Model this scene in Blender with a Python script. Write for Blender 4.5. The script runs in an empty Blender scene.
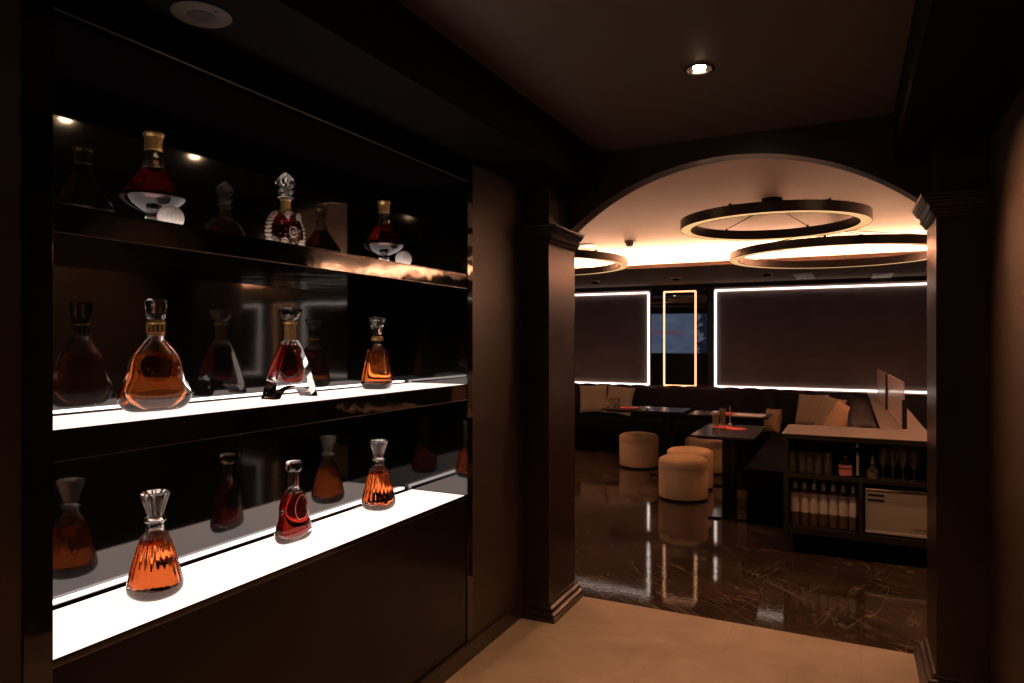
import bpy, bmesh, math, random
from mathutils import Vector, Matrix
random.seed(7)
scene = bpy.context.scene
C = scene.collection
PI = math.pi
R = math.radians

# ------------------------------------------------------------------ camera, world, exposure
YAW = R(26.3)
cam_d = bpy.data.cameras.new('camera')
cam_d.sensor_width = 36.0
cam_d.lens = 36.0 * 683 / 1024
cam_d.clip_start = 0.02
cam_d.clip_end = 60
cam = bpy.data.objects.new('camera', cam_d)
C.objects.link(cam)
cam.location = (0, 0, 1.5)
cam.rotation_euler = (PI / 2, 0, YAW)
scene.camera = cam

scene.view_settings.view_transform = 'Standard'
scene.view_settings.look = 'None'
scene.view_settings.gamma = 1
scene.view_settings.exposure = 0.0
scene.view_settings.use_curve_mapping = False

w = bpy.data.worlds.new('world')
scene.world = w
w.use_nodes = True
w.node_tree.nodes['Background'].inputs[0].default_value = (0.02, 0.016, 0.014, 1)
w.node_tree.nodes['Background'].inputs[1].default_value = 0.05

WARM = (1.0, 0.49, 0.24)
COVE = (1.0, 0.50, 0.28)

# ------------------------------------------------------------------ dimensions
HC = 2.57          # hall ceiling
LC = 2.50          # lounge ceiling
XL, XR = -1.61, 0.52
YP0, YA0, YT = 3.40, 3.68, 3.79      # pilaster front, arch panel front, arch back / threshold
YB = 9.90          # lounge back wall
LX0, LX1 = -6.0, 9.0
PXL, PXR = -1.458, 0.330
SOF = 2.350        # hall side soffit underside
NX = -1.965        # mirror plane of the niche
NY0, NY1 = 0.92, 2.78
YLIP, YFACE, ZSOF = 7.55, 8.30, 2.32

# ------------------------------------------------------------------ materials
def mat(name):
    m = bpy.data.materials.new(name)
    m.use_nodes = True
    nt = m.node_tree
    return m, nt, nt.nodes['Principled BSDF']

def simple(name, col, rough=0.5, metal=0.0, ior=1.45, emit=None, es=0.0, spec=0.5):
    m, nt, p = mat(name)
    p.inputs['Base Color'].default_value = (*col, 1)
    p.inputs['Roughness'].default_value = rough
    p.inputs['Metallic'].default_value = metal
    p.inputs['IOR'].default_value = ior
    p.inputs['Specular IOR Level'].default_value = spec
    if emit:
        p.inputs['Emission Color'].default_value = (*emit, 1)
        p.inputs['Emission Strength'].default_value = es
    return m

def noisy(name, c1, c2, scale=4.0, rough=0.5, rvar=0.1, bump=0.0, bscale=60.0, metal=0.0, detail=4.0, stretch=(1, 1, 1), ior=1.45):
    m, nt, p = mat(name)
    N, L = nt.nodes, nt.links
    tc = N.new('ShaderNodeTexCoord')
    mp = N.new('ShaderNodeMapping'); mp.inputs['Scale'].default_value = stretch
    L.new(tc.outputs['Object'], mp.inputs['Vector'])
    nz = N.new('ShaderNodeTexNoise'); nz.inputs['Scale'].default_value = scale; nz.inputs['Detail'].default_value = detail
    L.new(mp.outputs[0], nz.inputs['Vector'])
    cr = N.new('ShaderNodeValToRGB')
    cr.color_ramp.elements[0].position = 0.3; cr.color_ramp.elements[0].color = (*c1, 1)
    cr.color_ramp.elements[1].position = 0.7; cr.color_ramp.elements[1].color = (*c2, 1)
    L.new(nz.outputs['Fac'], cr.inputs[0]); L.new(cr.outputs[0], p.inputs['Base Color'])
    mr = N.new('ShaderNodeMapRange'); mr.inputs['To Min'].default_value = max(0.0, rough - rvar); mr.inputs['To Max'].default_value = rough + rvar
    L.new(nz.outputs['Fac'], mr.inputs['Value']); L.new(mr.outputs[0], p.inputs['Roughness'])
    p.inputs['Metallic'].default_value = metal
    p.inputs['IOR'].default_value = ior
    if bump:
        n2 = N.new('ShaderNodeTexNoise'); n2.inputs['Scale'].default_value = bscale; n2.inputs['Detail'].default_value = 3
        L.new(mp.outputs[0], n2.inputs['Vector'])
        b = N.new('ShaderNodeBump'); b.inputs['Strength'].default_value = bump; b.inputs['Distance'].default_value = 0.002
        L.new(n2.outputs['Fac'], b.inputs['Height']); L.new(b.outputs[0], p.inputs['Normal'])
    return m

def glass(name, col=(1, 1, 1), ior=1.45, rough=0.0):
    m, nt, p = mat(name)
    p.inputs['Base Color'].default_value = (*col, 1)
    p.inputs['Roughness'].default_value = rough
    p.inputs['IOR'].default_value = ior
    p.inputs['Transmission Weight'].default_value = 1.0
    return m

def black_gloss(name, rough=0.015, ior=1.8, wave=0.0, wscale=3.0, col=(0.0025, 0.0022, 0.002), dist=0.01):
    m, nt, p = mat(name)
    N, L = nt.nodes, nt.links
    p.inputs['Base Color'].default_value = (*col, 1)
    p.inputs['Roughness'].default_value = rough
    p.inputs['IOR'].default_value = ior
    if wave:
        tc = N.new('ShaderNodeTexCoord')
        nz = N.new('ShaderNodeTexNoise'); nz.inputs['Scale'].default_value = wscale; nz.inputs['Detail'].default_value = 2
        L.new(tc.outputs['Object'], nz.inputs['Vector'])
        b = N.new('ShaderNodeBump'); b.inputs['Strength'].default_value = wave; b.inputs['Distance'].default_value = dist
        L.new(nz.outputs['Fac'], b.inputs['Height']); L.new(b.outputs[0], p.inputs['Normal'])
    return m

def emissive(name, col, s):
    m, nt, p = mat(name)
    p.inputs['Base Color'].default_value = (0.8, 0.8, 0.8, 1)
    p.inputs['Emission Color'].default_value = (*col, 1)
    p.inputs['Emission Strength'].default_value = s
    return m

def floor_marble():
    m, nt, p = mat('dark_marble')
    N, L = nt.nodes, nt.links
    tc = N.new('ShaderNodeTexCoord')
    mp = N.new('ShaderNodeMapping'); mp.inputs['Rotation'].default_value = (0, 0, R(35))
    L.new(tc.outputs['Object'], mp.inputs['Vector'])
    # thin pale veins: two stretched distorted noises near their mid value
    outs = []
    for sc, rot, thr in ((8.0, 45, 0.0075), (13.0, 62, 0.0080), (6.0, -15, 0.004)):
        mq = N.new('ShaderNodeMapping'); mq.vector_type = 'TEXTURE'; mq.inputs['Rotation'].default_value = (0, 0, R(rot)); mq.inputs['Scale'].default_value = (1, 9.0, 1)
        L.new(tc.outputs['Object'], mq.inputs['Vector'])
        nz = N.new('ShaderNodeTexNoise'); nz.inputs['Scale'].default_value = sc; nz.inputs['Detail'].default_value = 1.5; nz.inputs['Distortion'].default_value = 0.0
        L.new(mq.outputs[0], nz.inputs['Vector'])
        s = N.new('ShaderNodeMath'); s.operation = 'SUBTRACT'; s.inputs[1].default_value = 0.5; L.new(nz.outputs['Fac'], s.inputs[0])
        a = N.new('ShaderNodeMath'); a.operation = 'ABSOLUTE'; L.new(s.outputs[0], a.inputs[0])
        r = N.new('ShaderNodeMapRange'); r.inputs['From Min'].default_value = 0; r.inputs['From Max'].default_value = thr * 1.6
        r.inputs['To Min'].default_value = 1; r.inputs['To Max'].default_value = 0
        L.new(a.outputs[0], r.inputs['Value']); outs.append(r.outputs[0])
    g = N.new('ShaderNodeTexNoise'); g.inputs['Scale'].default_value = 3.0; g.inputs['Detail'].default_value = 3; L.new(tc.outputs['Object'], g.inputs['Vector'])
    gm = N.new('ShaderNodeMapRange'); gm.inputs['From Min'].default_value = 0.34; gm.inputs['From Max'].default_value = 0.60; L.new(g.outputs['Fac'], gm.inputs['Value'])
    mx = N.new('ShaderNodeMath'); mx.operation = 'MAXIMUM'; L.new(outs[0], mx.inputs[0]); L.new(outs[1], mx.inputs[1])
    mx2 = N.new('ShaderNodeMath'); mx2.operation = 'MAXIMUM'; L.new(mx.outputs[0], mx2.inputs[0]); L.new(outs[2], mx2.inputs[1])
    mu = N.new('ShaderNodeMath'); mu.operation = 'MULTIPLY'; L.new(mx2.outputs[0], mu.inputs[0]); L.new(gm.outputs[0], mu.inputs[1])
    base = N.new('ShaderNodeTexNoise'); base.inputs['Scale'].default_value = 2.2; base.inputs['Detail'].default_value = 6; L.new(mp.outputs[0], base.inputs['Vector'])
    cr = N.new('ShaderNodeValToRGB')
    cr.color_ramp.elements[0].position = 0.3; cr.color_ramp.elements[0].color = (0.027, 0.017, 0.012, 1)
    cr.color_ramp.elements[1].position = 0.75; cr.color_ramp.elements[1].color = (0.066, 0.043, 0.031, 1)
    L.new(base.outputs['Fac'], cr.inputs[0])
    mixv = N.new('ShaderNodeMix'); mixv.data_type = 'RGBA'
    L.new(mu.outputs[0], mixv.inputs['Factor']); L.new(cr.outputs[0], mixv.inputs['A']); mixv.inputs['B'].default_value = (0.17, 0.12, 0.085, 1)
    # tile joints, 1.2 m slabs
    br = N.new('ShaderNodeTexBrick'); br.offset = 0.0
    mb = N.new('ShaderNodeMapping'); mb.inputs['Location'].default_value = (1.06, 0.36, 0); mb.inputs['Rotation'].default_value = (0, 0, 0)
    L.new(tc.outputs['Object'], mb.inputs['Vector']); L.new(mb.outputs[0], br.inputs['Vector'])
    br.inputs['Scale'].default_value = 1.0; br.inputs['Brick Width'].default_value = 1.2; br.inputs['Row Height'].default_value = 1.2
    br.inputs['Mortar Size'].default_value = 0.002; br.inputs['Mortar Smooth'].default_value = 0
    br.inputs['Color1'].default_value = (1, 1, 1, 1); br.inputs['Color2'].default_value = (0.85, 0.85, 0.85, 1); br.inputs['Mortar'].default_value = (0.2, 0.2, 0.2, 1)
    ml = N.new('ShaderNodeMix'); ml.data_type = 'RGBA'; ml.blend_type = 'MULTIPLY'; ml.inputs['Factor'].default_value = 1
    L.new(mixv.outputs['Result'], ml.inputs['A']); L.new(br.outputs['Color'], ml.inputs['B'])
    L.new(ml.outputs['Result'], p.inputs['Base Color'])
    p.inputs['Roughness'].default_value = 0.05
    p.inputs['IOR'].default_value = 1.5
    n2 = N.new('ShaderNodeTexNoise'); n2.inputs['Scale'].default_value = 34; n2.inputs['Detail'].default_value = 2; L.new(tc.outputs['Object'], n2.inputs['Vector'])
    b = N.new('ShaderNodeBump'); b.inputs['Strength'].default_value = 0.05; b.inputs['Distance'].default_value = 0.004
    L.new(n2.outputs['Fac'], b.inputs['Height']); L.new(b.outputs[0], p.inputs['Normal'])
    return m

def floor_tile():
    m, nt, p = mat('tan_stone_tile')
    N, L = nt.nodes, nt.links
    tc = N.new('ShaderNodeTexCoord')
    n1 = N.new('ShaderNodeTexNoise'); n1.inputs['Scale'].default_value = 2.6; n1.inputs['Detail'].default_value = 7; n1.inputs['Roughness'].default_value = 0.65; n1.inputs['Distortion'].default_value = 0.6
    L.new(tc.outputs['Object'], n1.inputs['Vector'])
    cr = N.new('ShaderNodeValToRGB')
    cr.color_ramp.elements[0].position = 0.3; cr.color_ramp.elements[0].color = (0.33, 0.26, 0.20, 1)
    cr.color_ramp.elements[1].position = 0.7; cr.color_ramp.elements[1].color = (0.48, 0.39, 0.31, 1)
    L.new(n1.outputs['Fac'], cr.inputs[0])
    br = N.new('ShaderNodeTexBrick'); br.offset = 0.5
    mb = N.new('ShaderNodeMapping'); mb.inputs['Location'].default_value = (0.25, 0.22, 0)
    L.new(tc.outputs['Object'], mb.inputs['Vector']); L.new(mb.outputs[0], br.inputs['Vector'])
    br.inputs['Scale'].default_value = 1.0; br.inputs['Brick Width'].default_value = 0.6; br.inputs['Row Height'].default_value = 0.6
    br.inputs['Mortar Size'].default_value = 0.0015
    br.inputs['Color1'].default_value = (1, 1, 1, 1); br.inputs['Color2'].default_value = (0.9, 0.9, 0.88, 1); br.inputs['Mortar'].default_value = (0.78, 0.76, 0.74, 1)
    ml = N.new('ShaderNodeMix'); ml.data_type = 'RGBA'; ml.blend_type = 'MULTIPLY'; ml.inputs['Factor'].default_value = 1
    L.new(cr.outputs[0], ml.inputs['A']); L.new(br.outputs['Color'], ml.inputs['B']); L.new(ml.outputs['Result'], p.inputs['Base Color'])
    p.inputs['Roughness'].default_value = 0.55
    b = N.new('ShaderNodeBump'); b.inputs['Strength'].default_value = 0.15; b.inputs['Distance'].default_value = 0.002
    L.new(n1.outputs['Fac'], b.inputs['Height']); L.new(b.outputs[0], p.inputs['Normal'])
    return m

def tv_picture():
    # blue-grey broadcast still: a red streak of lettering and a darker right part
    m, nt, p = mat('screen_picture')
    N, L = nt.nodes, nt.links
    tc = N.new('ShaderNodeTexCoord')
    sp = N.new('ShaderNodeSeparateXYZ'); L.new(tc.outputs['Generated'], sp.inputs[0])
    nz = N.new('ShaderNodeTexNoise'); nz.inputs['Scale'].default_value = 5.5; nz.inputs['Detail'].default_value = 3; L.new(tc.outputs['Generated'], nz.inputs['Vector'])
    cr = N.new('ShaderNodeValToRGB')
    cr.color_ramp.elements[0].position = 0.35; cr.color_ramp.elements[0].color = (0.20, 0.27, 0.44, 1)
    cr.color_ramp.elements[1].position = 0.7; cr.color_ramp.elements[1].color = (0.30, 0.38, 0.56, 1)
    L.new(nz.outputs['Fac'], cr.inputs[0])
    def band(sock, c, hw):
        s = N.new('ShaderNodeMath'); s.operation = 'SUBTRACT'; s.inputs[1].default_value = c; L.new(sock, s.inputs[0])
        a = N.new('ShaderNodeMath'); a.operation = 'ABSOLUTE'; L.new(s.outputs[0], a.inputs[0])
        l = N.new('ShaderNodeMath'); l.operation = 'LESS_THAN'; l.inputs[1].default_value = hw; L.new(a.outputs[0], l.inputs[0])
        return l.outputs[0]
    def mul(a, b):
        x = N.new('ShaderNodeMath'); x.operation = 'MULTIPLY'; L.new(a, x.inputs[0]); L.new(b, x.inputs[1]); return x.outputs[0]
    red = mul(band(sp.outputs['X'], 0.30, 0.22), band(sp.outputs['Z'], 0.52, 0.045))
    m1 = N.new('ShaderNodeMix'); m1.data_type = 'RGBA'; L.new(red, m1.inputs['Factor']); L.new(cr.outputs[0], m1.inputs['A']); m1.inputs['B'].default_value = (0.40, 0.20, 0.34, 1)
    n2 = N.new('ShaderNodeTexNoise'); n2.inputs['Scale'].default_value = 7; L.new(tc.outputs['Generated'], n2.inputs['Vector'])
    ad = N.new('ShaderNodeMath'); ad.operation = 'MULTIPLY_ADD'; ad.inputs[1].default_value = 0.5; L.new(n2.outputs['Fac'], ad.inputs[0]); L.new(sp.outputs['X'], ad.inputs[2])
    gt = N.new('ShaderNodeMath'); gt.operation = 'GREATER_THAN'; gt.inputs[1].default_value = 0.98; L.new(ad.outputs[0], gt.inputs[0])
    m2 = N.new('ShaderNodeMix'); m2.data_type = 'RGBA'; L.new(gt.outputs[0], m2.inputs['Factor']); L.new(m1.outputs['Result'], m2.inputs['A']); m2.inputs['B'].default_value = (0.03, 0.04, 0.07, 1)
    p.inputs['Base Color'].default_value = (0.01, 0.01, 0.01, 1)
    L.new(m2.outputs['Result'], p.inputs['Emission Color'])
    p.inputs['Emission Strength'].default_value = 2.2
    p.inputs['Roughness'].default_value = 0.1
    return m

M = {}
M['wall'] = noisy('dark_brown_wall_paint', (0.029, 0.018, 0.013), (0.034, 0.021, 0.0155), 3, 0.40, 0.04, 0.05, 220)
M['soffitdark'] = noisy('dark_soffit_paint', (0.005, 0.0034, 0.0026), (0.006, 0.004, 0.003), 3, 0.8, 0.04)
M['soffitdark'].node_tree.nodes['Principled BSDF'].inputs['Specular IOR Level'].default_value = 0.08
M['pier'] = noisy('pilaster_paint', (0.024, 0.014, 0.010), (0.030, 0.018, 0.013), 3, 0.30, 0.03, 0.04, 220)
M['hallceil'] = noisy('dark_ceiling_paint', (0.080, 0.060, 0.048), (0.090, 0.068, 0.054), 3, 0.6, 0.05)
M['loungeceil'] = noisy('pale_ceiling_paint', (0.68, 0.57, 0.53), (0.71, 0.60, 0.56), 2, 0.7, 0.05)
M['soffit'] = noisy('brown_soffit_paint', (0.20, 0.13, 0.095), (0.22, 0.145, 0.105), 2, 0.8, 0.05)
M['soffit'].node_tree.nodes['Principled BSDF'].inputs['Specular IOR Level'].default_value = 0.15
M['loungewall'] = noisy('charcoal_wall_paint', (0.035, 0.028, 0.025), (0.045, 0.036, 0.032), 3, 0.5, 0.05)
M['panel'] = noisy('textured_wall_panel', (0.22, 0.17, 0.155), (0.30, 0.235, 0.215), 1.6, 0.6, 0.08, 0.25, 40, detail=6)
M['tile'] = floor_tile()
M['marble'] = floor_marble()
M['mirror'] = black_gloss('black_mirror_glass', 0.055, 1.85, 0.10, 2.2, dist=0.006)
M['gloss'] = black_gloss('black_gloss_lacquer', 0.06, 1.7, 0.30, 6.5, dist=0.005)
M['lacquer'] = black_gloss('black_satin_lacquer', 0.22, 1.3, 0.0, col=(0.008, 0.005, 0.004))
M['matblack'] = simple('matt_black', (0.004, 0.003, 0.003), 0.9, spec=0.0)
M['colgloss'] = black_gloss('black_column_glass', 0.02, 1.9, 0.0)
M['litpanel'] = emissive('lit_acrylic', (1.0, 0.80, 0.72), 1.32)
M['litpaneldim'] = emissive('lit_acrylic_dim', (1.0, 0.80, 0.72), 1.3)
M['ledwhite'] = emissive('led_cool_white', (1.0, 0.80, 0.70), 2.6)
M['ledshelf'] = emissive('led_shelf_strip', (1.0, 0.85, 0.78), 4.0)
M['ledgold'] = emissive('led_warm_gold', (1.0, 0.46, 0.22), 2.1)
M['cove'] = emissive('cove_led_strip', COVE, 1350.0)
M['ringlight'] = emissive('ring_diffuser', (1.0, 0.58, 0.24), 0.88)
M['bronze'] = simple('dark_bronze_metal', (0.045, 0.032, 0.026), 0.38, 0.6)
M['edgemetal'] = simple('brushed_edge_metal', (0.26, 0.235, 0.22), 0.35, 1.0)
M['blackmetal'] = simple('black_metal', (0.012, 0.011, 0.010), 0.16, 0.4)
M['chrome'] = simple('chrome', (0.75, 0.72, 0.70), 0.12, 1.0)
M['gold'] = noisy('gold_metal', (0.78, 0.48, 0.18), (0.92, 0.64, 0.28), 90, 0.32, 0.08, metal=0.85, bump=0.3, bscale=400)
M['lampcore'] = emissive('downlight_bulb', (1.0, 0.66, 0.38), 90.0)
M['glass'] = glass('clear_crystal', (0.98, 0.97, 0.96), 1.5)
M['thinglass'] = glass('drinking_glass', (0.85, 0.80, 0.76), 1.45, 0.08)
M['thinglass'].node_tree.nodes['Principled BSDF'].inputs['Transmission Weight'].default_value = 0.93
M['amber'] = glass('amber_spirit', (0.60, 0.125, 0.03), 1.36)
M['cognac'] = glass('dark_red_spirit', (0.16, 0.010, 0.005), 1.36)
M['midcognac'] = glass('copper_spirit', (0.56, 0.135, 0.025), 1.36)
M['tan'] = noisy('tan_boucle_fabric', (0.50, 0.33, 0.19), (0.58, 0.39, 0.23), 6, 0.9, 0.04, 0.5, 260)
M['cushion'] = noisy('beige_cushion_linen', (0.52, 0.39, 0.26), (0.60, 0.46, 0.31), 7, 0.9, 0.04, 0.5, 240)
M['seatleather'] = simple('black_seat_leatherette', (0.004, 0.003, 0.0025), 0.7, spec=0.06)
M['leather'] = noisy('black_leatherette', (0.026, 0.018, 0.014), (0.034, 0.023, 0.018), 5, 0.60, 0.06, 0.25, 160)
M['leather'].node_tree.nodes['Principled BSDF'].inputs['Specular IOR Level'].default_value = 0.2
M['tabletop'] = noisy('dark_stone_tabletop', (0.020, 0.016, 0.014), (0.040, 0.030, 0.024), 5, 0.22, 0.03, detail=6)
M['counter'] = noisy('taupe_laminate', (0.26, 0.20, 0.17), (0.30, 0.235, 0.20), 3, 0.42, 0.05)
M['carcass'] = noisy('dark_cabinet_laminate', (0.020, 0.015, 0.012), (0.028, 0.021, 0.017), 4, 0.4, 0.05)
M['red'] = simple('red_card', (0.75, 0.07, 0.05), 0.5)
M['white'] = simple('reflected_white', (0.82, 0.78, 0.74), 0.5)  # even white standing in for lights reflected in the far tabletop
M['whitecase'] = simple('cream_enamel', (0.48, 0.40, 0.34), 0.3)
M['label'] = simple('pale_paper_label', (0.85, 0.72, 0.64), 0.6)
M['foil'] = simple('silver_foil', (0.82, 0.76, 0.70), 0.4, 0.35)
M['greenglass'] = simple('brown_bottle_glass', (0.16, 0.10, 0.06), 0.12)
M['darkglass'] = simple('near_black_bottle_glass', (0.015, 0.012, 0.01), 0.08)
M['pink'] = simple('pink_label', (0.80, 0.26, 0.24), 0.5)
M['speaker'] = simple('beige_speaker_grille', (0.07, 0.048, 0.034), 0.6)
M['speakermid'] = simple('taupe_plastic', (0.38, 0.28, 0.22), 0.5)
M['speakerdark'] = simple('dark_speaker_core', (0.02, 0.014, 0.01), 0.5)
M['ventwhite'] = simple('white_vent', (0.85, 0.82, 0.80), 0.5)
M['tv'] = tv_picture()
M['ink'] = simple('dark_print', (0.03, 0.02, 0.015), 0.6)
M['acrylic'] = simple('screen_acrylic', (0.85, 0.62, 0.52), 0.3)
M['acrylic'].node_tree.nodes['Principled BSDF'].inputs['Alpha'].default_value = 0.6
M['pen'] = simple('white_print', (0.7, 0.62, 0.52), 0.5)

# ------------------------------------------------------------------ mesh helpers
class MB:
    def __init__(s): s.bm = bmesh.new()
    def box(s, x0, x1, y0, y1, z0, z1):
        v = [s.bm.verts.new(p) for p in ((x0, y0, z0), (x1, y0, z0), (x1, y1, z0), (x0, y1, z0), (x0, y0, z1), (x1, y0, z1), (x1, y1, z1), (x0, y1, z1))]
        for f in ((3, 2, 1, 0), (4, 5, 6, 7), (0, 1, 5, 4), (1, 2, 6, 5), (2, 3, 7, 6), (3, 0, 4, 7)):
            s.bm.faces.new([v[i] for i in f])
        return s
    def rings(s, rings, cap0=True, cap1=True, flip=False, closed=False):
        """join equal-length vertex rings into a surface"""
        vs = [[s.bm.verts.new(p) for p in r] for r in rings]
        n = len(vs[0])
        pairs = list(zip(vs[:-1], vs[1:]))
        if closed: pairs.append((vs[-1], vs[0]))
        for a, b in pairs:
            for i in range(n):
                j = (i + 1) % n
                f = (a[i], a[j], b[j], b[i])
                s.bm.faces.new(f[::-1] if flip else f)
        if not closed:
            if cap0: s.bm.faces.new(vs[0] if flip else vs[0][::-1])
            if cap1: s.bm.faces.new(vs[-1][::-1] if flip else vs[-1])
        return s
    def lathe(s, prof, n=32, cx=0, cy=0, flip=False, cap0=True, cap1=True, closed=False):
        return s.rings([[(cx + r * math.cos(2 * PI * i / n), cy + r * math.sin(2 * PI * i / n), z) for i in range(n)] for r, z in prof], cap0, cap1, flip, closed)
    def loft(s, secs, n=64, flip=False):
        """secs: (z, half_x, half_y, exponent[, flute amplitude, flute count])"""
        out = []
        for sec in secs:
            z, a, b, e = sec[:4]
            amp, k = (sec[4], sec[5]) if len(sec) > 4 else (0, 0)
            ring = []
            for i in range(n):
                t = 2 * PI * i / n
                c, q = math.cos(t), math.sin(t)
                m_ = 1 + amp * math.cos(k * t)
                ring.append((a * m_ * math.copysign(abs(c) ** (2 / e), c), b * m_ * math.copysign(abs(q) ** (2 / e), q), z))
            out.append(ring)
        return s.rings(out, flip=flip)
    def tube(s, pts, r, n=8, closed=False):
        pts = [Vector(p) for p in pts]
        out = []
        N = len(pts)
        for i, p in enumerate(pts):
            if closed: d = pts[(i + 1) % N] - pts[i - 1]
            else: d = pts[min(i + 1, N - 1)] - pts[max(i - 1, 0)]
            d.normalize()
            up = Vector((0, 0, 1)) if abs(d.z) < 0.95 else Vector((1, 0, 0))
            u = d.cross(up).normalized(); v = u.cross(d)
            out.append([tuple(p + u * r * math.cos(2 * PI * k / n) + v * r * math.sin(2 * PI * k / n)) for k in range(n)])
        return s.rings(out, closed=closed)
    def prism(s, poly, axis='y', a=0, b=1, scale_b=1.0):
        """poly of 2D points extruded along an axis"""
        def P(u, v, t):
            return {'y': (u, t, v), 'x': (t, u, v), 'z': (u, v, t)}[axis]
        A = [s.bm.verts.new(P(u, v, a)) for u, v in poly]
        B = [s.bm.verts.new(P(u, v, b)) for u, v in poly]
        n = len(poly)
        for i in range(n):
            j = (i + 1) % n
            s.bm.faces.new((A[i], A[j], B[j], B[i]))
        s.bm.faces.new(A[::-1]); s.bm.faces.new(B)
        return s
    def sphere(s, c, r, seg=24, rings=14, sz=1.0):
        prof = []
        out = []
        for k in range(1, rings):
            a = -PI / 2 + PI * k / rings
            out.append([(c[0] + r * math.cos(a) * math.cos(2 * PI * i / seg), c[1] + r * math.cos(a) * math.sin(2 * PI * i / seg), c[2] + r * sz * math.sin(a)) for i in range(seg)])
        return s.rings(out)
    def xf(s, mtx):
        bmesh.ops.transform(s.bm, matrix=mtx, verts=s.bm.verts); return s
    def build(s, name, m, parent=None, smooth=False, bevel=0, recalc=True, seg=2, loc=None):
        if recalc: bmesh.ops.recalc_face_normals(s.bm, faces=s.bm.faces)
        me = bpy.data.meshes.new(name)
        s.bm.to_mesh(me); s.bm.free()
        me.materials.append(M[m] if isinstance(m, str) else m)
        if smooth:
            me.polygons.foreach_set('use_smooth', [True] * len(me.polygons))
            try: me.set_sharp_from_angle(angle=R(40))
            except Exception: pass
        o = bpy.data.objects.new(name, me)
        C.objects.link(o)
        if parent: o.parent = parent
        if loc: o.location = loc
        if bevel:
            b = o.modifiers.new('bevel', 'BEVEL'); b.width = bevel; b.segments = seg; b.limit_method = 'ANGLE'; b.angle_limit = R(35)
        return o

def tag(o, label, cat, group=None, kind=None):
    o['label'] = label; o['category'] = cat
    if group: o['group'] = group
    if kind: o['kind'] = kind
    return o
def thing(name, label, cat, loc=(0, 0, 0), rz=0.0, group=None):
    o = bpy.data.objects.new(name, None); C.objects.link(o)
    o.empty_display_size = 0.1
    o.location = loc; o.rotation_euler = (0, 0, rz)
    return tag(o, label, cat, group)
def struct(o):
    o['kind'] = 'structure'; return o
def dup(root, loc, rz=None, label=None, group=None):
    r = root.copy(); C.objects.link(r); r.location = loc
    if rz is not None: r.rotation_euler = (0, 0, rz)
    if label: r['label'] = label
    if group: r['group'] = group
    for ch in list(root.children):
        c = ch.copy(); C.objects.link(c); c.parent = r
        for g in ch.children:
            d = g.copy(); C.objects.link(d); d.parent = c
    return r
def S(mb, name, m, **k): return struct(mb.build(name, m, **k))

# ------------------------------------------------------------------ room shell: hall
S(MB().box(XL - 0.5, XR + 0.2, -1.6, YT, -0.10, 0.0), 'floor_hall', 'tile')
S(MB().box(LX0 - .1, LX1 + .1, YT, YB + .1, -0.10, 0.0), 'floor_lounge', 'marble')
# left wall, leaving the recess of the display cabinet
CY0, CY1, CZ0, CZ1 = 0.858, 2.828, 0.0, 2.255
wl = MB()
wl.box(XL - 0.15, XL, -1.6, CY0, 0, HC)
wl.box(XL - 0.15, XL, CY1, YA0, 0, HC)
wl.box(XL - 0.15, XL, CY0, CY1, CZ1, HC)
wl.box(XL - 0.55, XL - 0.45, CY0 - .1, CY1 + .1, 0, HC)
S(wl, 'wall_left', 'wall')
S(MB().box(XR, XR + 0.15, -1.6, YA0, 0, HC), 'wall_right', 'wall')
S(MB().box(XL - 0.5, XR + 0.15, -1.7, -1.6, 0, HC), 'wall_back', 'wall')

# hall ceiling with round openings for the downlights
LIGHTS = [(-0.535, 0.70), (-0.535, 2.0), (-0.529, 2.73)]
def plate_with_holes(x0, x1, y0, y1, z, holes, r, n=32, up=True):
    mb = MB(); bm = mb.bm
    h = 0.08
    ys = [y0]
    for (cx, cy) in sorted(holes, key=lambda p: p[1]): ys += [cy - h, cy + h]
    ys.append(y1)
    def quad(a, b, c, d):
        if b - a > 1e-5 and d - c > 1e-5:
            bm.faces.new([bm.verts.new(p) for p in ((a, c, z), (a, d, z), (b, d, z), (b, c, z))])
    for i in range(0, len(ys) - 1, 2): quad(x0, x1, ys[i], ys[i + 1])
    for (cx, cy) in holes:
        quad(x0, cx - h, cy - h, cy + h); quad(cx + h, x1, cy - h, cy + h)
        inner, outer = [], []
        for k in range(n):
            t = 2 * PI * k / n; c, s_ = math.cos(t), math.sin(t)
            q = h / max(abs(c), abs(s_))
            inner.append(bm.verts.new((cx + r * c, cy + r * s_, z))); outer.append(bm.verts.new((cx + q * c, cy + q * s_, z)))
        for k in range(n):
            j = (k + 1) % n
            bm.faces.new((inner[k], inner[j], outer[j], outer[k]))
    return mb
RH = 0.050
cl = plate_with_holes(XL, XR, -1.6, YT, HC, LIGHTS, RH)
for f in cl.bm.faces:
    f.normal_update()
    if f.normal.z > 0: f.normal_flip()
cl.box(XL - .2, XR + .2, -1.6, YT, HC + 0.14, HC + 0.2)
for a in ((XL - .02, XL, -1.6, YT), (XR, XR + .02, -1.6, YT)):
    cl.box(a[0], a[1], a[2], a[3], HC, HC + 0.14)
S(cl, 'ceiling_hall', 'hallceil', recalc=False)
# lowered soffits along both long walls
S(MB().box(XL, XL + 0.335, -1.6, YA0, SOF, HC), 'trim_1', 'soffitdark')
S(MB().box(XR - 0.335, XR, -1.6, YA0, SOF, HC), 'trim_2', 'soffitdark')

# baseboards
S(MB().box(XL, XL + 0.014, -1.6, CY0, 0, 0.085).box(XL, XL + 0.014, CY0, YP0, 0, 0.085), 'baseboard_left', 'pier', bevel=0.003)
S(MB().box(XR - 0.014, XR, -1.6, YP0, 0, 0.085), 'baseboard_right', 'pier', bevel=0.003)

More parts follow.
